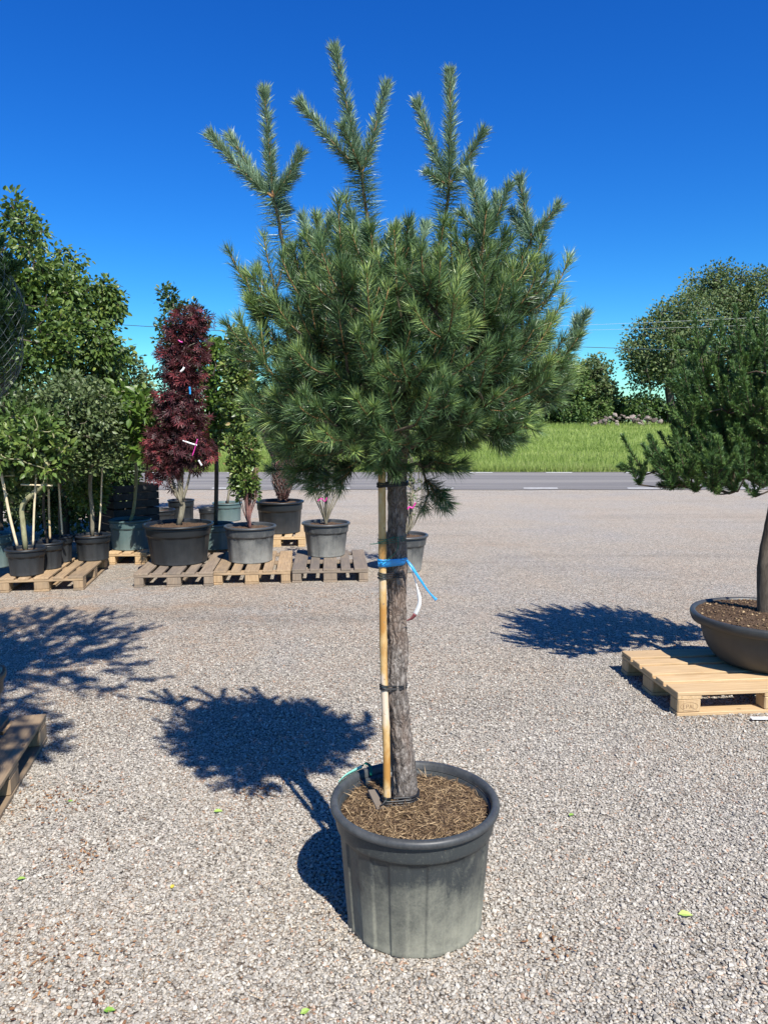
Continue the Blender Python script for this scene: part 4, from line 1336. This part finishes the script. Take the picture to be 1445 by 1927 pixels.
p5, _ = pot_px('grey green pot with a smooth pale trunk, left of the big black maple pot', 206, 284, 976, 1037, Z, .86, M['pot_teal'], seed=8)
p6, R6 = pot_px('biggest black pot of the row, holding the dark red maple', 271, 401, 984, 1066, Z, .78, M['pot_black'], seed=9, flutes=26)
p7, _ = pot_px('second grey green pot, mostly hidden behind the maple pot', 372, 440, 984, 1036, Z, .86, M['pot_teal'], seed=10)
p8, _ = pot_px('dusty grey pot holding the clipped green column', 422, 520, 988, 1062, Z, .82, M['pot_grey'], seed=11)
p9, _ = pot_px('black pot behind, holding the brown netted shrub', 481, 572, 942, 1006, Z, .82, M['pot_black'], seed=12)
p10, _ = pot_px('dusty grey pot with the sparse twiggy shrub on the rightmost pallet of the row', 568, 659, 982, 1050, Z, .76, M['pot_grey'], seed=13)
p11, _ = pot_px('grey pot standing on the gravel behind the foreground trunk', 711, 806, 1005, 1079, 0, .72, M['pot_grey'], seed=14)
p12, _ = pot_px('grey green pot further back between the maple and the clipped column', 400, 456, 945, 982, 0, .86, M['pot_teal'], seed=15)
p13, _ = pot_px('low dark pot in the shade behind the maple, left of its trunk', 272, 330, 958, 995, 0, .86, M['pot_black'], seed=16)
p14, _ = pot_px('black pot in the shade behind the maple, right of its trunk', 316, 366, 940, 985, 0, .86, M['pot_black'], seed=17)
p15, _ = pot_px('small black pot in front of the far grey green pot', 374, 412, 955, 990, 0, .86, M['pot_black'], seed=18)
p16, _ = pot_px('dark pot beside the stacked dark crates', 232, 282, 930, 985, 0, .86, M['pot_black'], seed=19)

# ------------------------------------------------------------------ background row: plants
def V3(p): return (p.x, p.y, p.z)
G = 'potted trees in the nursery row'
# trees behind, dense wall of foliage at the left
def bt(px, Y): 
    p = at_z(px, 960, 0); q = at_y(px, 900, Y); return Vector((q.x, Y, 0.0))
b = bt(-10, 8.9)
leafy('broadleaf_tree', 'tallest leafy tree at the left edge with big glossy leaves', 'tree', V3(b), [b, at_y(-5, 900, 8.9), at_y(0, 800, 8.9), at_y(10, 650, 8.9), at_y(10, 480, 8.9)],
      [px_ell(10, 480, 8.9, 85, 110, .6, 2.5), px_ell(50, 620, 8.7, 100, 110, .7, 3.5), px_ell(-60, 600, 8.9, 100, 200, .7, 2), px_ell(90, 560, 8.9, 50, 70, .4, 1)],
      300, OVATE, .074, 32, .13, M['leaf_a'], M['bark_dark'], .005, 101, G, r_base=.06)
b = bt(120, 9.6)
leafy('weeping_tree', 'arching tree whose drooping branch tips stand against the sky left of the maple', 'tree', V3(b), [b, at_y(118, 880, 9.6), at_y(115, 760, 9.6), at_y(105, 620, 9.6), at_y(100, 500, 9.6)],
      [px_ell(120, 520, 9.6, 60, 60, .5, 1.6), px_ell(175, 580, 9.6, 48, 55, .4, 1.6), px_ell(150, 650, 9.5, 75, 70, .6, 2.6), px_ell(205, 560, 9.6, 20, 30, .25, .5), px_ell(205, 650, 9.5, 30, 60, .4, 1.0), px_ell(55, 440, 9.6, 35, 35, .3, .5)],
      260, OVATE, .068, 28, .12, M['leaf_a'], M['bark_dark'], .004, 102, G, droop=.45, r_base=.05)
b = bt(215, 10.2)
leafy('broadleaf_tree', 'lower green tree between the arching tree and the maple, against the sky', 'tree', V3(b), [b, at_y(218, 880, 10.2), at_y(222, 800, 10.2), at_y(235, 720, 10.2)],
      [px_ell(245, 720, 10.2, 42, 55, .4, 2), px_ell(215, 780, 10.2, 55, 70, .5, 2), px_ell(262, 770, 10.2, 28, 50, .3, 1)],
      120, OVATE, .07, 24, .12, M['leaf_b'], M['bark_dark'], .004, 103, G, r_base=.035)
# pot trees on the far left pallet
leafy('crab_apple_tree', 'dense grey green tree above the lone black pot on the far left pallet', 'tree', V3(p4), [p4, at_y(174, 960, p4.y), at_y(170, 920, p4.y), at_y(172, 860, p4.y), at_y(160, 800, p4.y)],
      [px_ell(150, 780, 8.2, 75, 70, .45, 3.5), px_ell(90, 770, 8.3, 60, 55, .4, 1.6), px_ell(195, 800, 8.2, 42, 65, .35, 1.6), px_ell(150, 860, 8.2, 70, 35, .35, 1.0)],
      340, OVATE, .055, 28, .11, M['leaf_b'], M['bark_grey'], .0035, 104, G, r_base=.022)
leafy('fruit_tree', 'forked smooth trunk tree with large leaves in the nearest pot of the far left pallet', 'tree', V3(p1), [p1, at_y(44, 985, p1.y), at_y(42, 955, p1.y), at_y(55, 935, p1.y), at_y(88, 905, p1.y), at_y(85, 860, p1.y)],
      [px_ell(20, 840, 7.5, 60, 70, .35, 2), px_ell(85, 830, 7.6, 50, 65, .35, 2), px_ell(-30, 850, 7.6, 50, 90, .35, 1)],
      110, OVATE, .075, 18, .11, M['leaf_a'], M['bark_lime'], .004, 105, G, r_base=.026)
leafy('fruit_tree', 'slim staked tree in the half hidden black pot of the far left pallet', 'tree', V3(p2), [p2, at_y(82, 960, p2.y), at_y(86, 900, p2.y), at_y(84, 840, p2.y)],
      [px_ell(95, 850, 7.8, 45, 55, .35, 2), px_ell(60, 890, 7.8, 40, 30, .3, 1)],
      70, OVATE, .06, 18, .10, M['leaf_b'], M['bark_dark'], .0035, 106, G, r_base=.014)
leafy('fruit_tree', 'slim tree in the third black pot of the far left pallet', 'tree', V3(p3), [p3, at_y(112, 960, p3.y), at_y(116, 900, p3.y), at_y(122, 850, p3.y)],
      [px_ell(125, 850, 8.1, 40, 55, .3, 2)], 60, OVATE, .055, 18, .10, M['leaf_d'], M['bark_dark'], .0035, 107, G, r_base=.012)
leafy('fruit_tree', 'leafy tree in the grey green pot at the left edge', 'tree', V3(p0), [p0, at_y(-10, 940, p0.y), at_y(-8, 880, p0.y), at_y(-5, 800, p0.y)],
      [px_ell(-5, 830, 7.9, 60, 110, .4, 2)], 90, OVATE, .065, 22, .11, M['leaf_d'], M['bark_dark'], .0035, 108, G, r_base=.014)
# shrubs standing low between the rows
for i, (px, py, Y, rx, rz, mt, lab) in enumerate(((38, 925, 9.4, 48, 62, 'leaf_b', 'low shrub behind the nearest pot of the far left pallet'), (112, 930, 9.7, 42, 60, 'leaf_d', 'low dark shrub filling the gap behind the third black pot'),
                                                  (166, 915, 9.0, 34, 45, 'leaf_a', 'low green shrub in front of the stacked crates'), (232, 880, 10.0, 26, 60, 'leaf_d', 'slim dark shrub between the crates and the pale trunk'))):
    b = bt(px, Y)
    leafy('low_shrub', lab, 'shrub', V3(b), [b, b + Vector((.01, 0, .12)), b + Vector((0, .02, .25)), at_y(px, py, Y)],
          [px_ell(px, py, Y, rx, rz, .3, 2)], 90, OVATE, .06, 24, .12, M[mt], M['bark_dark'], .0035, 160 + i, 'low shrubs in the nursery row', r_base=.015, shell=.2)
# dense dark row behind
for i, (px, Y, rx, ry_, py, lab) in enumerate(((20, 10.8, 95, 150, 860, 'dark tree in the shaded back row behind the far left pallet'),
                                               (120, 11.2, 85, 130, 880, 'dark tree in the back row behind the lone black pot'),
                                               (205, 11.6, 52, 100, 880, 'dark tree in the back row above the stacked crates'))):
    b = bt(px, Y)
    leafy('hedge_tree', lab, 'tree', V3(b), [b, at_y(px, 900, Y), at_y(px + 4, 850, Y), at_y(px, 780, Y)],
          [px_ell(px, py, Y, rx, ry_, .5, 2)], 210, OVATE, .095, 26, .17, M['leaf_d'], M['bark_dark'], .005, 120 + i, 'dark trees in the back row', r_base=.03, shell=.2)
# smooth trunk tree in grey green pot
leafy('magnolia_tree', 'bright green large leaved tree on a pale smooth trunk in the grey green pot', 'tree', V3(p5), [p5, at_y(252, 960, p5.y), at_y(257, 900, p5.y), at_y(255, 845, p5.y), at_y(252, 780, p5.y)],
      [px_ell(258, 790, 8.5, 38, 60, .3, 2.5), px_ell(240, 760, 8.5, 30, 40, .25, 1), px_ell(275, 830, 8.4, 25, 35, .2, .8)],
      75, OVATE, .105, 13, .10, M['leaf_c'], M['bark_lime'], .004, 109, G, r_base=.021)
leafy('young_tree', 'thin trunked dark tree just right of the pale trunk, behind the grey green pot', 'tree', V3(p13), [p13, at_y(277, 940, p13.y), at_y(276, 880, p13.y), at_y(280, 800, p13.y)],
      [px_ell(285, 800, p13.y, 25, 90, .25, 2)], 50, OVATE, .07, 18, .12, M['leaf_d'], M['bark_grey'], .004, 110, G, r_base=.02)
# tree behind maple
leafy('broadleaf_tree', 'green tree whose top shows above the dark red maple', 'tree', V3(p14), [p14, at_y(318, 900, p14.y), at_y(322, 780, p14.y), at_y(330, 640, p14.y), at_y(325, 560, p14.y)],
      [px_ell(350, 600, p14.y, 42, 36, .3, 2), px_ell(320, 560, p14.y, 17, 26, .15, .6), px_ell(312, 640, p14.y, 14, 50, .15, .7), px_ell(390, 680, p14.y, 22, 60, .25, 1.2), px_ell(345, 700, p14.y, 40, 90, .3, 1)],
      130, OVATE, .075, 16, .09, M['leaf_d'], M['bark_grey'], .0035, 111, G, r_base=.025)
# maple
def maple():
    Y = p6.y
    root_ell = [px_ell(348, 660, Y, 38, 85, .24, 2.6), px_ell(338, 740, Y, 38, 90, .25, 2.4), px_ell(344, 800, Y, 40, 80, .28, 2.0), px_ell(340, 840, Y, 60, 42, .34, 2.2), px_ell(305, 835, Y, 22, 20, .2, .4), px_ell(384, 850, Y, 18, 22, .2, .4), px_ell(310, 880, Y, 25, 26, .2, .5), px_ell(368, 600, Y, 24, 22, .15, .6)]
    r = leafy('maple_tree', 'narrow dark red cut leaved maple in the biggest black pot', 'tree', V3(p6),
              [p6, at_y(344, 955, Y), at_y(340, 930, Y), at_y(342, 860, Y), at_y(346, 760, Y), at_y(346, 640, Y)], root_ell,
              270, PALM, .078, 18, .12, M['leaf_red'], M['bark_grey'], .0035, 112, G, r_base=.032, along=.45, shell=.25, droop=.25)
    st = MB()
    for pts in ([(343, 950), (325, 905), (312, 870), (305, 830)], [(345, 940), (356, 900), (362, 860), (366, 800)], [(342, 945), (336, 905), (330, 860), (333, 800)]):
        add_tube(st, smooth_path([at_y(a, b_, Y - .03) for a, b_ in pts], 14), np.linspace(.016, .007, 14), 8)
    put_child(st, 'stems', M['bark_grey'], r, True)
maple()
# labels and ribbons on the maple
def small_strip(name, label, cat, pts, w, mat, side=(0, 0, 1), Y=None, group=None):
    P_ = smooth_path([at_y(a, b_, Y) for a, b_ in pts], 10)
    root = empty(name, tuple(P_[0]), label, cat, group)
    mb = MB(); add_ribbon(mb, P_, w, side, .001)
    put_child(mb, 'strip', M[mat], root, True)
YM = p6.y - .30
small_strip('plant_label', 'long white label low on the maple, slanting', 'label', [(344, 829), (358, 834), (371, 838)], .016, 'white', Y=YM)
small_strip('plant_label', 'small white label in the middle of the maple', 'label', [(340, 700), (344, 696), (347, 691)], .02, 'white', (1, 0, .4), Y=YM)
small_strip('plant_label', 'cream label hanging at the lower right of the maple', 'label', [(374, 866), (377, 871), (380, 876)], .018, 'white', (1, 0, .4), Y=YM)
small_strip('ribbon', 'pink ribbon tied below the long white label of the maple', 'ribbon', [(372, 826), (368, 840), (365, 850), (362, 858)], .009, 'pink', (1, 0, .4), Y=YM)
small_strip('ribbon', 'pink ribbon near the top of the maple', 'ribbon', [(336, 640), (340, 643), (344, 644)], .012, 'pink', Y=YM)
small_strip('ribbon', 'blue ribbon in the middle of the maple', 'ribbon', [(357, 728), (358, 736), (358, 742)], .018, 'blue', (1, 0, .2), Y=YM)
# right of the maple
leafy('young_tree', 'dark trunked leafy tree between the maple and the clipped column', 'tree', V3(p7), [p7, at_y(407, 950, p7.y), at_y(408, 880, p7.y), at_y(406, 820, p7.y), at_y(404, 720, p7.y)],
      [px_ell(402, 790, p7.y, 26, 45, .25, 2), px_ell(400, 710, p7.y, 24, 60, .25, 1.8), px_ell(412, 670, p7.y, 14, 30, .2, .5)],
      85, OVATE, .085, 17, .09, M['leaf_c'], M['bark_dark'], .004, 113, G, r_base=.026)
leafy('young_tree', 'thin grey trunked tree in the far grey green pot', 'tree', V3(p12), [p12, at_y(434, 900, p12.y), at_y(433, 850, p12.y), at_y(436, 760, p12.y)],
      [px_ell(440, 720, p12.y, 30, 90, .3, 2)], 60, OVATE, .075, 16, .10, M['leaf_a'], M['bark_grey'], .004, 114, G, r_base=.022)
clip = leafy('clipped_shrub', 'tall narrow clipped shrub with bronze tips in the dusty grey pot', 'shrub', V3(p8), [p8, at_y(466, 955, p8.y), at_y(466, 900, p8.y), at_y(462, 800, p8.y), at_y(456, 680, p8.y)],
      [px_ell(450, 670, p8.y, 27, 55, .16, 1.6), px_ell(456, 750, p8.y, 33, 65, .2, 2.2), px_ell(460, 840, p8.y, 32, 62, .2, 2.2), px_ell(463, 905, p8.y, 25, 30, .16, .8)],
      300, OVATE, .056, 22, .065, M['leaf_col'], M['twig_red'], .003, 115, G, r_base=.02)
def add_stems(root, base, Y, cx_, y0, y1, w, n, seed, mat='twig_red', r=.004):
    rs = np.random.default_rng(seed); st = MB()
    for k_ in range(n):
        ex = cx_ + rs.uniform(-w, w)
        add_tube(st, smooth_path([base, at_y(cx_ + (ex - cx_) * .35, y0 - 14, Y + rs.uniform(-.05, .05)), at_y(ex, (y0 + y1) / 2, Y + rs.uniform(-.12, .12)), at_y(ex + rs.uniform(-4, 4), y1, Y + rs.uniform(-.12, .12))], 10), np.linspace(r, r * .4, 10), 5)
    put_child(st, 'stems', M[mat], root, True)
add_stems(clip, p8, p8.y, 466, 982, 880, 20, 26, 5, r=.0055)
def twiggy(name, label, base, Y, cx_, y0, y1, w, seed, leafm=None, per=6, n=26, bark='twig_red', lsize=.03, top=None):
    b_ = base
    rt_ = leafy(name, label, 'shrub', V3(b_), [b_, at_y(cx_, y0 - 12, Y), at_y(cx_ + 1, y0 - 30, Y), at_y(cx_ + 2, (y0 + y1) / 2, Y)],
                 [px_ell(cx_, (y0 * .4 + y1 * .6), Y, w, (y0 - y1) * .42, .16, 1)] + (top or []), n, OVATE, lsize, per, .04, leafm or M['leaf_d'], M[bark], .0035, seed, 'sparse shrubs in the nursery row', r_base=.02, down=.2)
    add_stems(rt_, b_, Y, cx_, y0, y1, w, 16, seed, bark, .006)
    return rt_
twiggy('sparse_shrub', 'sparse pale stemmed shrub with a pink ribbon, on the rightmost pallet of the row', p10, p10.y, 613, 975, 860, 32, 131, None, 7, 60, 'bark_grey', .035, [px_ell(615, 850, p10.y, 30, 60, .2, 1.6)])
twiggy('sparse_shrub', 'thin green and pale stemmed shrub behind the foreground trunk', p11, p11.y, 772, 1000, 880, 24, 132, M['leaf_b'], 7, 60, 'bark_grey', .035, [px_ell(775, 860, p11.y, 25, 60, .2, 1.6)])
small_strip('ribbon', 'pink ribbon on the sparse shrub of the rightmost pallet', 'ribbon', [(597, 944), (605, 938), (611, 944), (616, 936)], .014, 'pink', Y=p10.y - .05)
small_strip('ribbon', 'pink ribbon on the shrub behind the foreground trunk', 'ribbon', [(764, 962), (770, 954), (776, 956), (782, 946)], .018, 'pink', Y=p11.y - .08)
# brown netted shrub: bound stems swelling like a vase
def vase():
    Y = p9.y
    root = empty('netted_shrub', V3(p9), 'brown shrub bound tight in netting like a vase, in the black pot behind the row', 'shrub', 'sparse shrubs in the nursery row')
    prof = [(938, 533, 8), (925, 532, 14), (905, 533, 22), (885, 536, 25), (865, 533, 20), (845, 524, 20), (820, 517, 28), (790, 515, 34), (760, 515, 34), (735, 516, 24)]
    rs = np.random.default_rng(3)
    mb = MB(); nt_ = MB()
    s = mpp(Y)
    def P_(t, a, k=1.0):
        i = t * (len(prof) - 1); i0 = min(int(i), len(prof) - 2); f = i - i0
        q = [prof[i0][m] * (1 - f) + prof[i0 + 1][m] * f for m in range(3)]
        c = at_y(q[1], q[0], Y)
        return np.array(c) + np.array([math.cos(a), math.sin(a), 0]) * q[2] * s * k
    for i in range(110):
        a = rs.random() * 6.28; tw = rs.normal(0, .7); k = rs.uniform(.55, 1.0)
        add_tube(mb, [P_(t, a + tw * t, k) + rs.normal(0, .004, 3) for t in np.linspace(0, rs.uniform(.6, 1), 12)], rs.uniform(.0025, .005), 4)
    put_child(mb, 'stems', M['twig_red'], root, True)
    for i in range(16):
        for sg in (1, -1):
            add_tube(nt_, [P_(t, i / 16 * 6.283 + sg * t * 5, 1.04) for t in np.linspace(.1, 1, 40)], .0018, 3, cap=False)
    put_child(nt_, 'net', M['net'], root)
    lm = MB(); n = 4200
    t = rs.random(n); pos = np.array([P_(x, rs.random() * 6.28, rs.uniform(.6, 1.02)) for x in t])
    scatter(lm, *NARROW[:2], None, pos, rs.normal(0, 1, (n, 3)), rs.normal(0, 1, (n, 3)), np.full(n, .04), rs.random(n))
    put_child(lm, 'leaves', M['litter_dark'], root)
M['litter_dark'] = leaf_mat('brown red leaves', [(0, (.03, .018, .016)), (.6, (.08, .04, .035)), (1, (.2, .12, .1))], .6, .05, .3)
vase()

# canes among the far left pots
def cane(label, pts, Y, r, mat='cane_pale', cross=None):
    P_ = [at_y(a, b_, Y) for a, b_ in pts]
    root = empty('cane', tuple(P_[0]), label, 'cane', 'canes in the far left pots')
    mb = MB(); add_tube(mb, smooth_path(P_, 14), r, 8)
    put_child(mb, 'stick', M[mat], root, True)
cane('thick pale cane leaning left out of the nearest pot', [(33, 1027), (20, 975), (8, 915), (-4, 860)], p1.y - .08, .014)
cane('upright pale cane in the middle of the nearest pot', [(63, 1026), (65, 960), (70, 880), (74, 820)], p1.y - .02, .011)
cane('brown cane in the half hidden pot of the far left pallet', [(95, 1014), (93, 960), (92, 910)], p2.y - .05, .011, 'cane')
cane('thin cane leaning in the third pot of the far left pallet', [(118, 1006), (114, 950), (111, 908)], p3.y - .05, .010)
cane('thin cane in the lone black pot of the far left pallet', [(187, 1003), (190, 960), (192, 905), (195, 850)], p4.y - .05, .009)
cane('pale cross cane tied level over the nearest pot of the far left pallet', [(40, 912), (70, 913), (99, 914)], p1.y - .08, .008)
# stacked dark crates
def crates():
    Y0 = 9.3
    a = at_z(150, 1010, 0); 
    c0 = Vector((at_y(212, 900, Y0).x, Y0, 0))
    specs = [('dark slatted crate at the bottom of the stack behind the lone black pot', 0.0), ('dark slatted crate in the middle of the stack', .30), ('dark slatted crate on top of the stack', .60)]
    for lab, z in specs:
        rr = R_(-48); cc = Vector((math.cos(rr) * .40 + math.sin(rr) * .30, math.sin(rr) * .40 - math.cos(rr) * .30))
        root = empty('crate', (c0.x - cc.x, c0.y - cc.y, z), lab, 'crate', 'stacked dark crates', rr)
        for k_, (dx, dy, sx, sy) in enumerate(((0, -.29, .80, .02), (0, .29, .80, .02), (-.39, 0, .02, .56), (.39, 0, .02, .56))):
            mb = MB()
            for j in range(3):
                add_box(mb, (dx, dy, .05 + j * .097), (sx, sy, .088), None, .5, .003)
            mb.build('side', M['crate'], root)
        mb = MB()
        for sx in (-1, 1):
            for sy in (-1, 1):
                add_box(mb, (sx * .36, sy * .26, .148), (.04, .04, .29), None, .5, .003)
        mb.build('corner_posts', M['crate'], root)
crates()

# ------------------------------------------------------------------ small things lying on the yard
def fallen(label, px, py, L, ang, t):
    p = at_z(px, py, .012)
    rs = random.Random(px)
    root_v = np.array(OVATE[0]) * [1, 1, 1.4]
    mb = MB(); scatter(mb, root_v, OVATE[1], OVATE[2], [tuple(p)], [(math.cos(ang), math.sin(ang), .05)], [(rs.uniform(-.3, .3), -.2, 1)], [L], [t])
    o = mb.build('fallen_leaf', M['fallen'], None, False, tuple(p))
    tag(o, label, 'leaf', 'leaves fallen on the gravel')
fallen('yellow green serrated leaf on the gravel at the lower right', 1275, 1720, .050, -.1, .5)
fallen('small green leaf on the gravel right of the foreground pot', 1070, 1535, .030, .5, .1)
fallen('yellow leaf lying left of the foreground pot', 322, 1672, .026, 1.4, .95)
fallen('green leaf at the bottom edge of the picture, left', 195, 1902, .034, .1, .0)
fallen('bent green leaf at the bottom edge below the foreground pot', 565, 1908, .032, .6, .25)
fallen('green leaf at the lower left, nearest the left edge', 32, 1655, .032, .3, .2)
fallen('tiny green leaf near the worn near left pallet', 128, 1508, .024, .2, .0)
fallen('pale green leaf on the gravel behind and left of the foreground pot', 402, 1527, .040, .1, .3)
# twigs and bark crumbs
rng = np.random.default_rng(61)
n = 900
y = 1.9 + rng.random(n) ** 1.3 * 5; x = -rng.random(n) ** .7 * (y * .5 + .3) + rng.random(n) * .9
mb = MB()
ang = rng.random(n) * 6.28
scatter(mb, [(-.5, 0, 0), (.5, 0, 0), (.4, .5, .04), (-.4, .5, .04), (0, 1, 0)], NEEDLE[1], NEEDLE[2], np.stack([x, y, np.full(n, .014)], 1), np.stack([np.cos(ang), np.sin(ang), rng.normal(0, .1, n)], 1),
        rng.normal(0, .3, (n, 3)) + [0, 0, 1], np.stack([rng.uniform(.0015, .003, n), rng.uniform(.012, .06, n), rng.uniform(.012, .06, n)], 1), rng.random(n))
cxs = rng.normal(0, 1, (14, 2)) * [.25, .35] + np.array([[-1.2, 2.9]])
cl = []
for (cx_, cy_, nn_, s_) in ((-1.45, 3.2, 90, .10), (-1.2, 2.75, 60, .08), (-.95, 2.2, 60, .12), (-.55, 3.3, 40, .06), (-1.15, 2.1, 70, .12), (-.8, 1.95, 60, .10), (.55, 2.25, 30, .05), (-.75, 6.8, 60, .15), (-.3, 7.2, 50, .12)):
    cl.append(np.stack([rng.normal(cx_, s_, nn_), rng.normal(cy_, s_, nn_), rng.uniform(.009, .014, nn_)], 1))
cl = np.concatenate(cl)
mbc = MB()
stones(mbc, cl, rng.uniform(.003, .0075, len(cl)), rng, rng.random(len(cl)), (1.5, .8, .4), 5)
M['crumb'] = leaf_mat('bark crumbs', [(0, (.10, .05, .03)), (.5, (.22, .11, .055)), (1, (.34, .20, .10))], .8, 0, .2)
tag(mb.build('dry_litter', M['litter']), 'dry straw bits and pine needles strewn over the gravel', 'litter', kind='stuff')
tag(mbc.build('bark_crumbs', M['crumb']), 'small orange brown bark crumbs strewn in patches on the gravel', 'bark crumbs', kind='stuff')
# white strip lying at the right edge
wp = at_z(1425, 1354, .01)
o_ = empty('plastic_strip', tuple(wp), 'white flat strip lying on the gravel in front of the new pallet', 'strip')
mb = MB(); add_box(mb, (wp.x + .12, wp.y, .018), (.32, .03, .006), None, .5, .001)
put_child(mb, 'strip', M['white'], o_)

# ------------------------------------------------------------------ far side: trees, hedge, stones, wires
FG = 'trees beyond the meadow'
def far_tree(name, label, px, Y, trunk, ell, ntips, lsize, per, spread, seed, mat='leaf_far', r_base=.35, rt=.03, shell=.35, ztop=None):
    z = float(meadow_z(np.array(0.), np.array(min(Y, 75.))))
    b_ = at_y(px, 800, Y); b_ = Vector((b_.x, Y, z))
    return leafy(name, label, 'tree', V3(b_), [b_] + [at_y(a, c_, Y) for a, c_ in trunk], ell, ntips, CLUMP, lsize, per, spread, M[mat], M['bark_far'], rt, seed, FG, seg=.8, r_base=r_base, shell=shell, along=.5)
far_tree('large_tree', 'largest tree beyond the meadow, its pale crown rising behind the right pine', 1385, 78, [(1383, 760), (1380, 700), (1385, 640), (1385, 570)],
         [px_ell(1345, 560, 78, 62, 58, 3.2, 2), px_ell(1415, 570, 78, 62, 66, 3.2, 2.2), px_ell(1380, 640, 78, 95, 55, 4, 2), px_ell(1480, 630, 78, 60, 90, 3.5, 1.5)], 560, .27, 32, 1.0, 201, r_base=.45)
far_tree('large_tree', 'broad tree beyond the meadow left of the largest one, sky showing under its limbs', 1262, 70, [(1262, 765), (1258, 730), (1262, 690), (1265, 640)],
         [px_ell(1250, 650, 70, 76, 55, 3.4, 2.6), px_ell(1290, 600, 70, 62, 50, 3, 1.7), px_ell(1225, 700, 70, 48, 30, 2.5, 1.0), px_ell(1310, 690, 70, 55, 50, 3, 1.2)], 460, .26, 28, .95, 202, r_base=.4)
far_tree('medium_tree', 'rounded tree beyond the meadow just right of the foreground crown', 1110, 72, [(1112, 770), (1112, 740), (1112, 700)],
         [px_ell(1115, 715, 72, 42, 48, 2.2, 2), px_ell(1135, 745, 72, 28, 30, 1.6, .8)], 200, .32, 16, .65, 203, r_base=.25)
far_tree('medium_tree', 'darker tree beyond the meadow touching the right side of the foreground crown', 1068, 70, [(1068, 770), (1070, 740), (1070, 720)],
         [px_ell(1070, 730, 70, 35, 42, 1.8, 2), px_ell(1040, 750, 70, 40, 38, 1.8, 1.2)], 180, .32, 16, .65, 204, 'leaf_far2', r_base=.25)
far_tree('medium_tree', 'tree beyond the meadow hidden low behind the bushy pine at the right', 1440, 66, [(1440, 770), (1442, 745), (1445, 720)],
         [px_ell(1440, 735, 66, 60, 50, 2.4, 2)], 150, .32, 16, .7, 205, 'leaf_far2', r_base=.2)
bushes = [(1085, 777, 30, 24, 'dark bush under the rounded tree'), (1128, 772, 26, 26, 'bush left of the stone pile'), (1165, 768, 28, 26, 'bush behind the left end of the stone pile'),
          (1205, 762, 34, 28, 'tallest bush, straight behind the stone pile'), (1250, 770, 30, 26, 'bush right of the stone pile'), (1290, 774, 30, 24, 'bush at the foot of the broad dark tree'),
          (1335, 772, 34, 26, 'bush seen through the right pine'), (1385, 772, 34, 28, 'bush behind the trunk of the right pine'), (1430, 774, 30, 26, 'bush at the right edge beyond the meadow'),
          (1035, 780, 28, 22, 'low bush beyond the meadow at the right rim of the foreground crown'), (1000, 782, 24, 20, 'low bush glimpsed under the foreground crown')]
for i, (px, py, rx, rz, lab) in enumerate(bushes):
    Y = 69 + (i * 37 % 5)
    z = float(meadow_z(np.array(0.), np.array(float(Y))))
    b_ = Vector((at_y(px, 800, Y).x, Y, z - .1))
    leafy('bush', lab, 'bush', V3(b_), [b_, b_ + Vector((0, 0, .3)), b_ + Vector((.05, 0, .6)), b_ + Vector((0, 0, 1.0))],
          [px_ell(px, py + 4, Y, rx, rz, 1.3, 1)], 75, CLUMP, .27, 17, .5, M['leaf_far2'], M['bark_far'], .02, 220 + i, 'bushes beyond the meadow', seg=.4, r_base=.06, shell=.25)
# stone pile: individual boulders
rs = np.random.default_rng(17)
for i in range(46):
    px = rs.uniform(1112, 1243)
    top = np.interp(px, [1110, 1135, 1160, 1200, 1243], [798, 789, 779, 780, 792])
    py = rs.uniform(top, 801)
    Y = 66.5 - (py - top) * .03 + rs.uniform(-.4, .4)
    p = at_y(px, py, Y)
    s = rs.uniform(.11, .27)
    mb = MB(); stones(mb, np.array([[0, 0, 0.]]), np.array([s]), rs, np.array([rs.random()]), (1.2, 1, .8), 1)
    o = mb.build('boulder', M['rock'], None)
    o.location = p
    tag(o, 'pale field stone in the long heap at the far edge of the meadow', 'boulder', 'stones of the heap beyond the meadow')
# power lines
def wire(label, p, q, Y0, Y1, r, mat, sag=.3):
    a = at_y(p[0], p[1], Y0); b_ = at_y(q[0], q[1], Y1)
    d = b_ - a
    A0 = a - d * .25; B0 = b_ + d * .25
    pts = []
    for k_ in range(40):
        t = k_ / 39
        v = A0.lerp(B0, t); v.z -= sag * 4 * t * (1 - t) - sag * .75
        pts.append(v)
    mb = MB(); add_tube(mb, np.array(pts), r, 5)
    o = mb.build('power_line', M[mat], None, True, tuple(pts[0]))
    tag(o, label, 'power line', 'overhead wires')
wire('dark overhead wire crossing low over the meadow', (232, 613), (1170, 657), 55, 55, .022, 'wire', .3)
wire('upper pale overhead wire, sloping up to the right', (1040, 614), (1420, 598), 48, 44, .007, 'wire_pale', .05)
wire('lower pale overhead wire beneath the upper pale one', (1040, 623), (1420, 612), 48, 44, .006, 'wire_pale', .05)

print('polys', sum(len(o.data.polygons) for o in bpy.data.objects if o.type == 'MESH'))
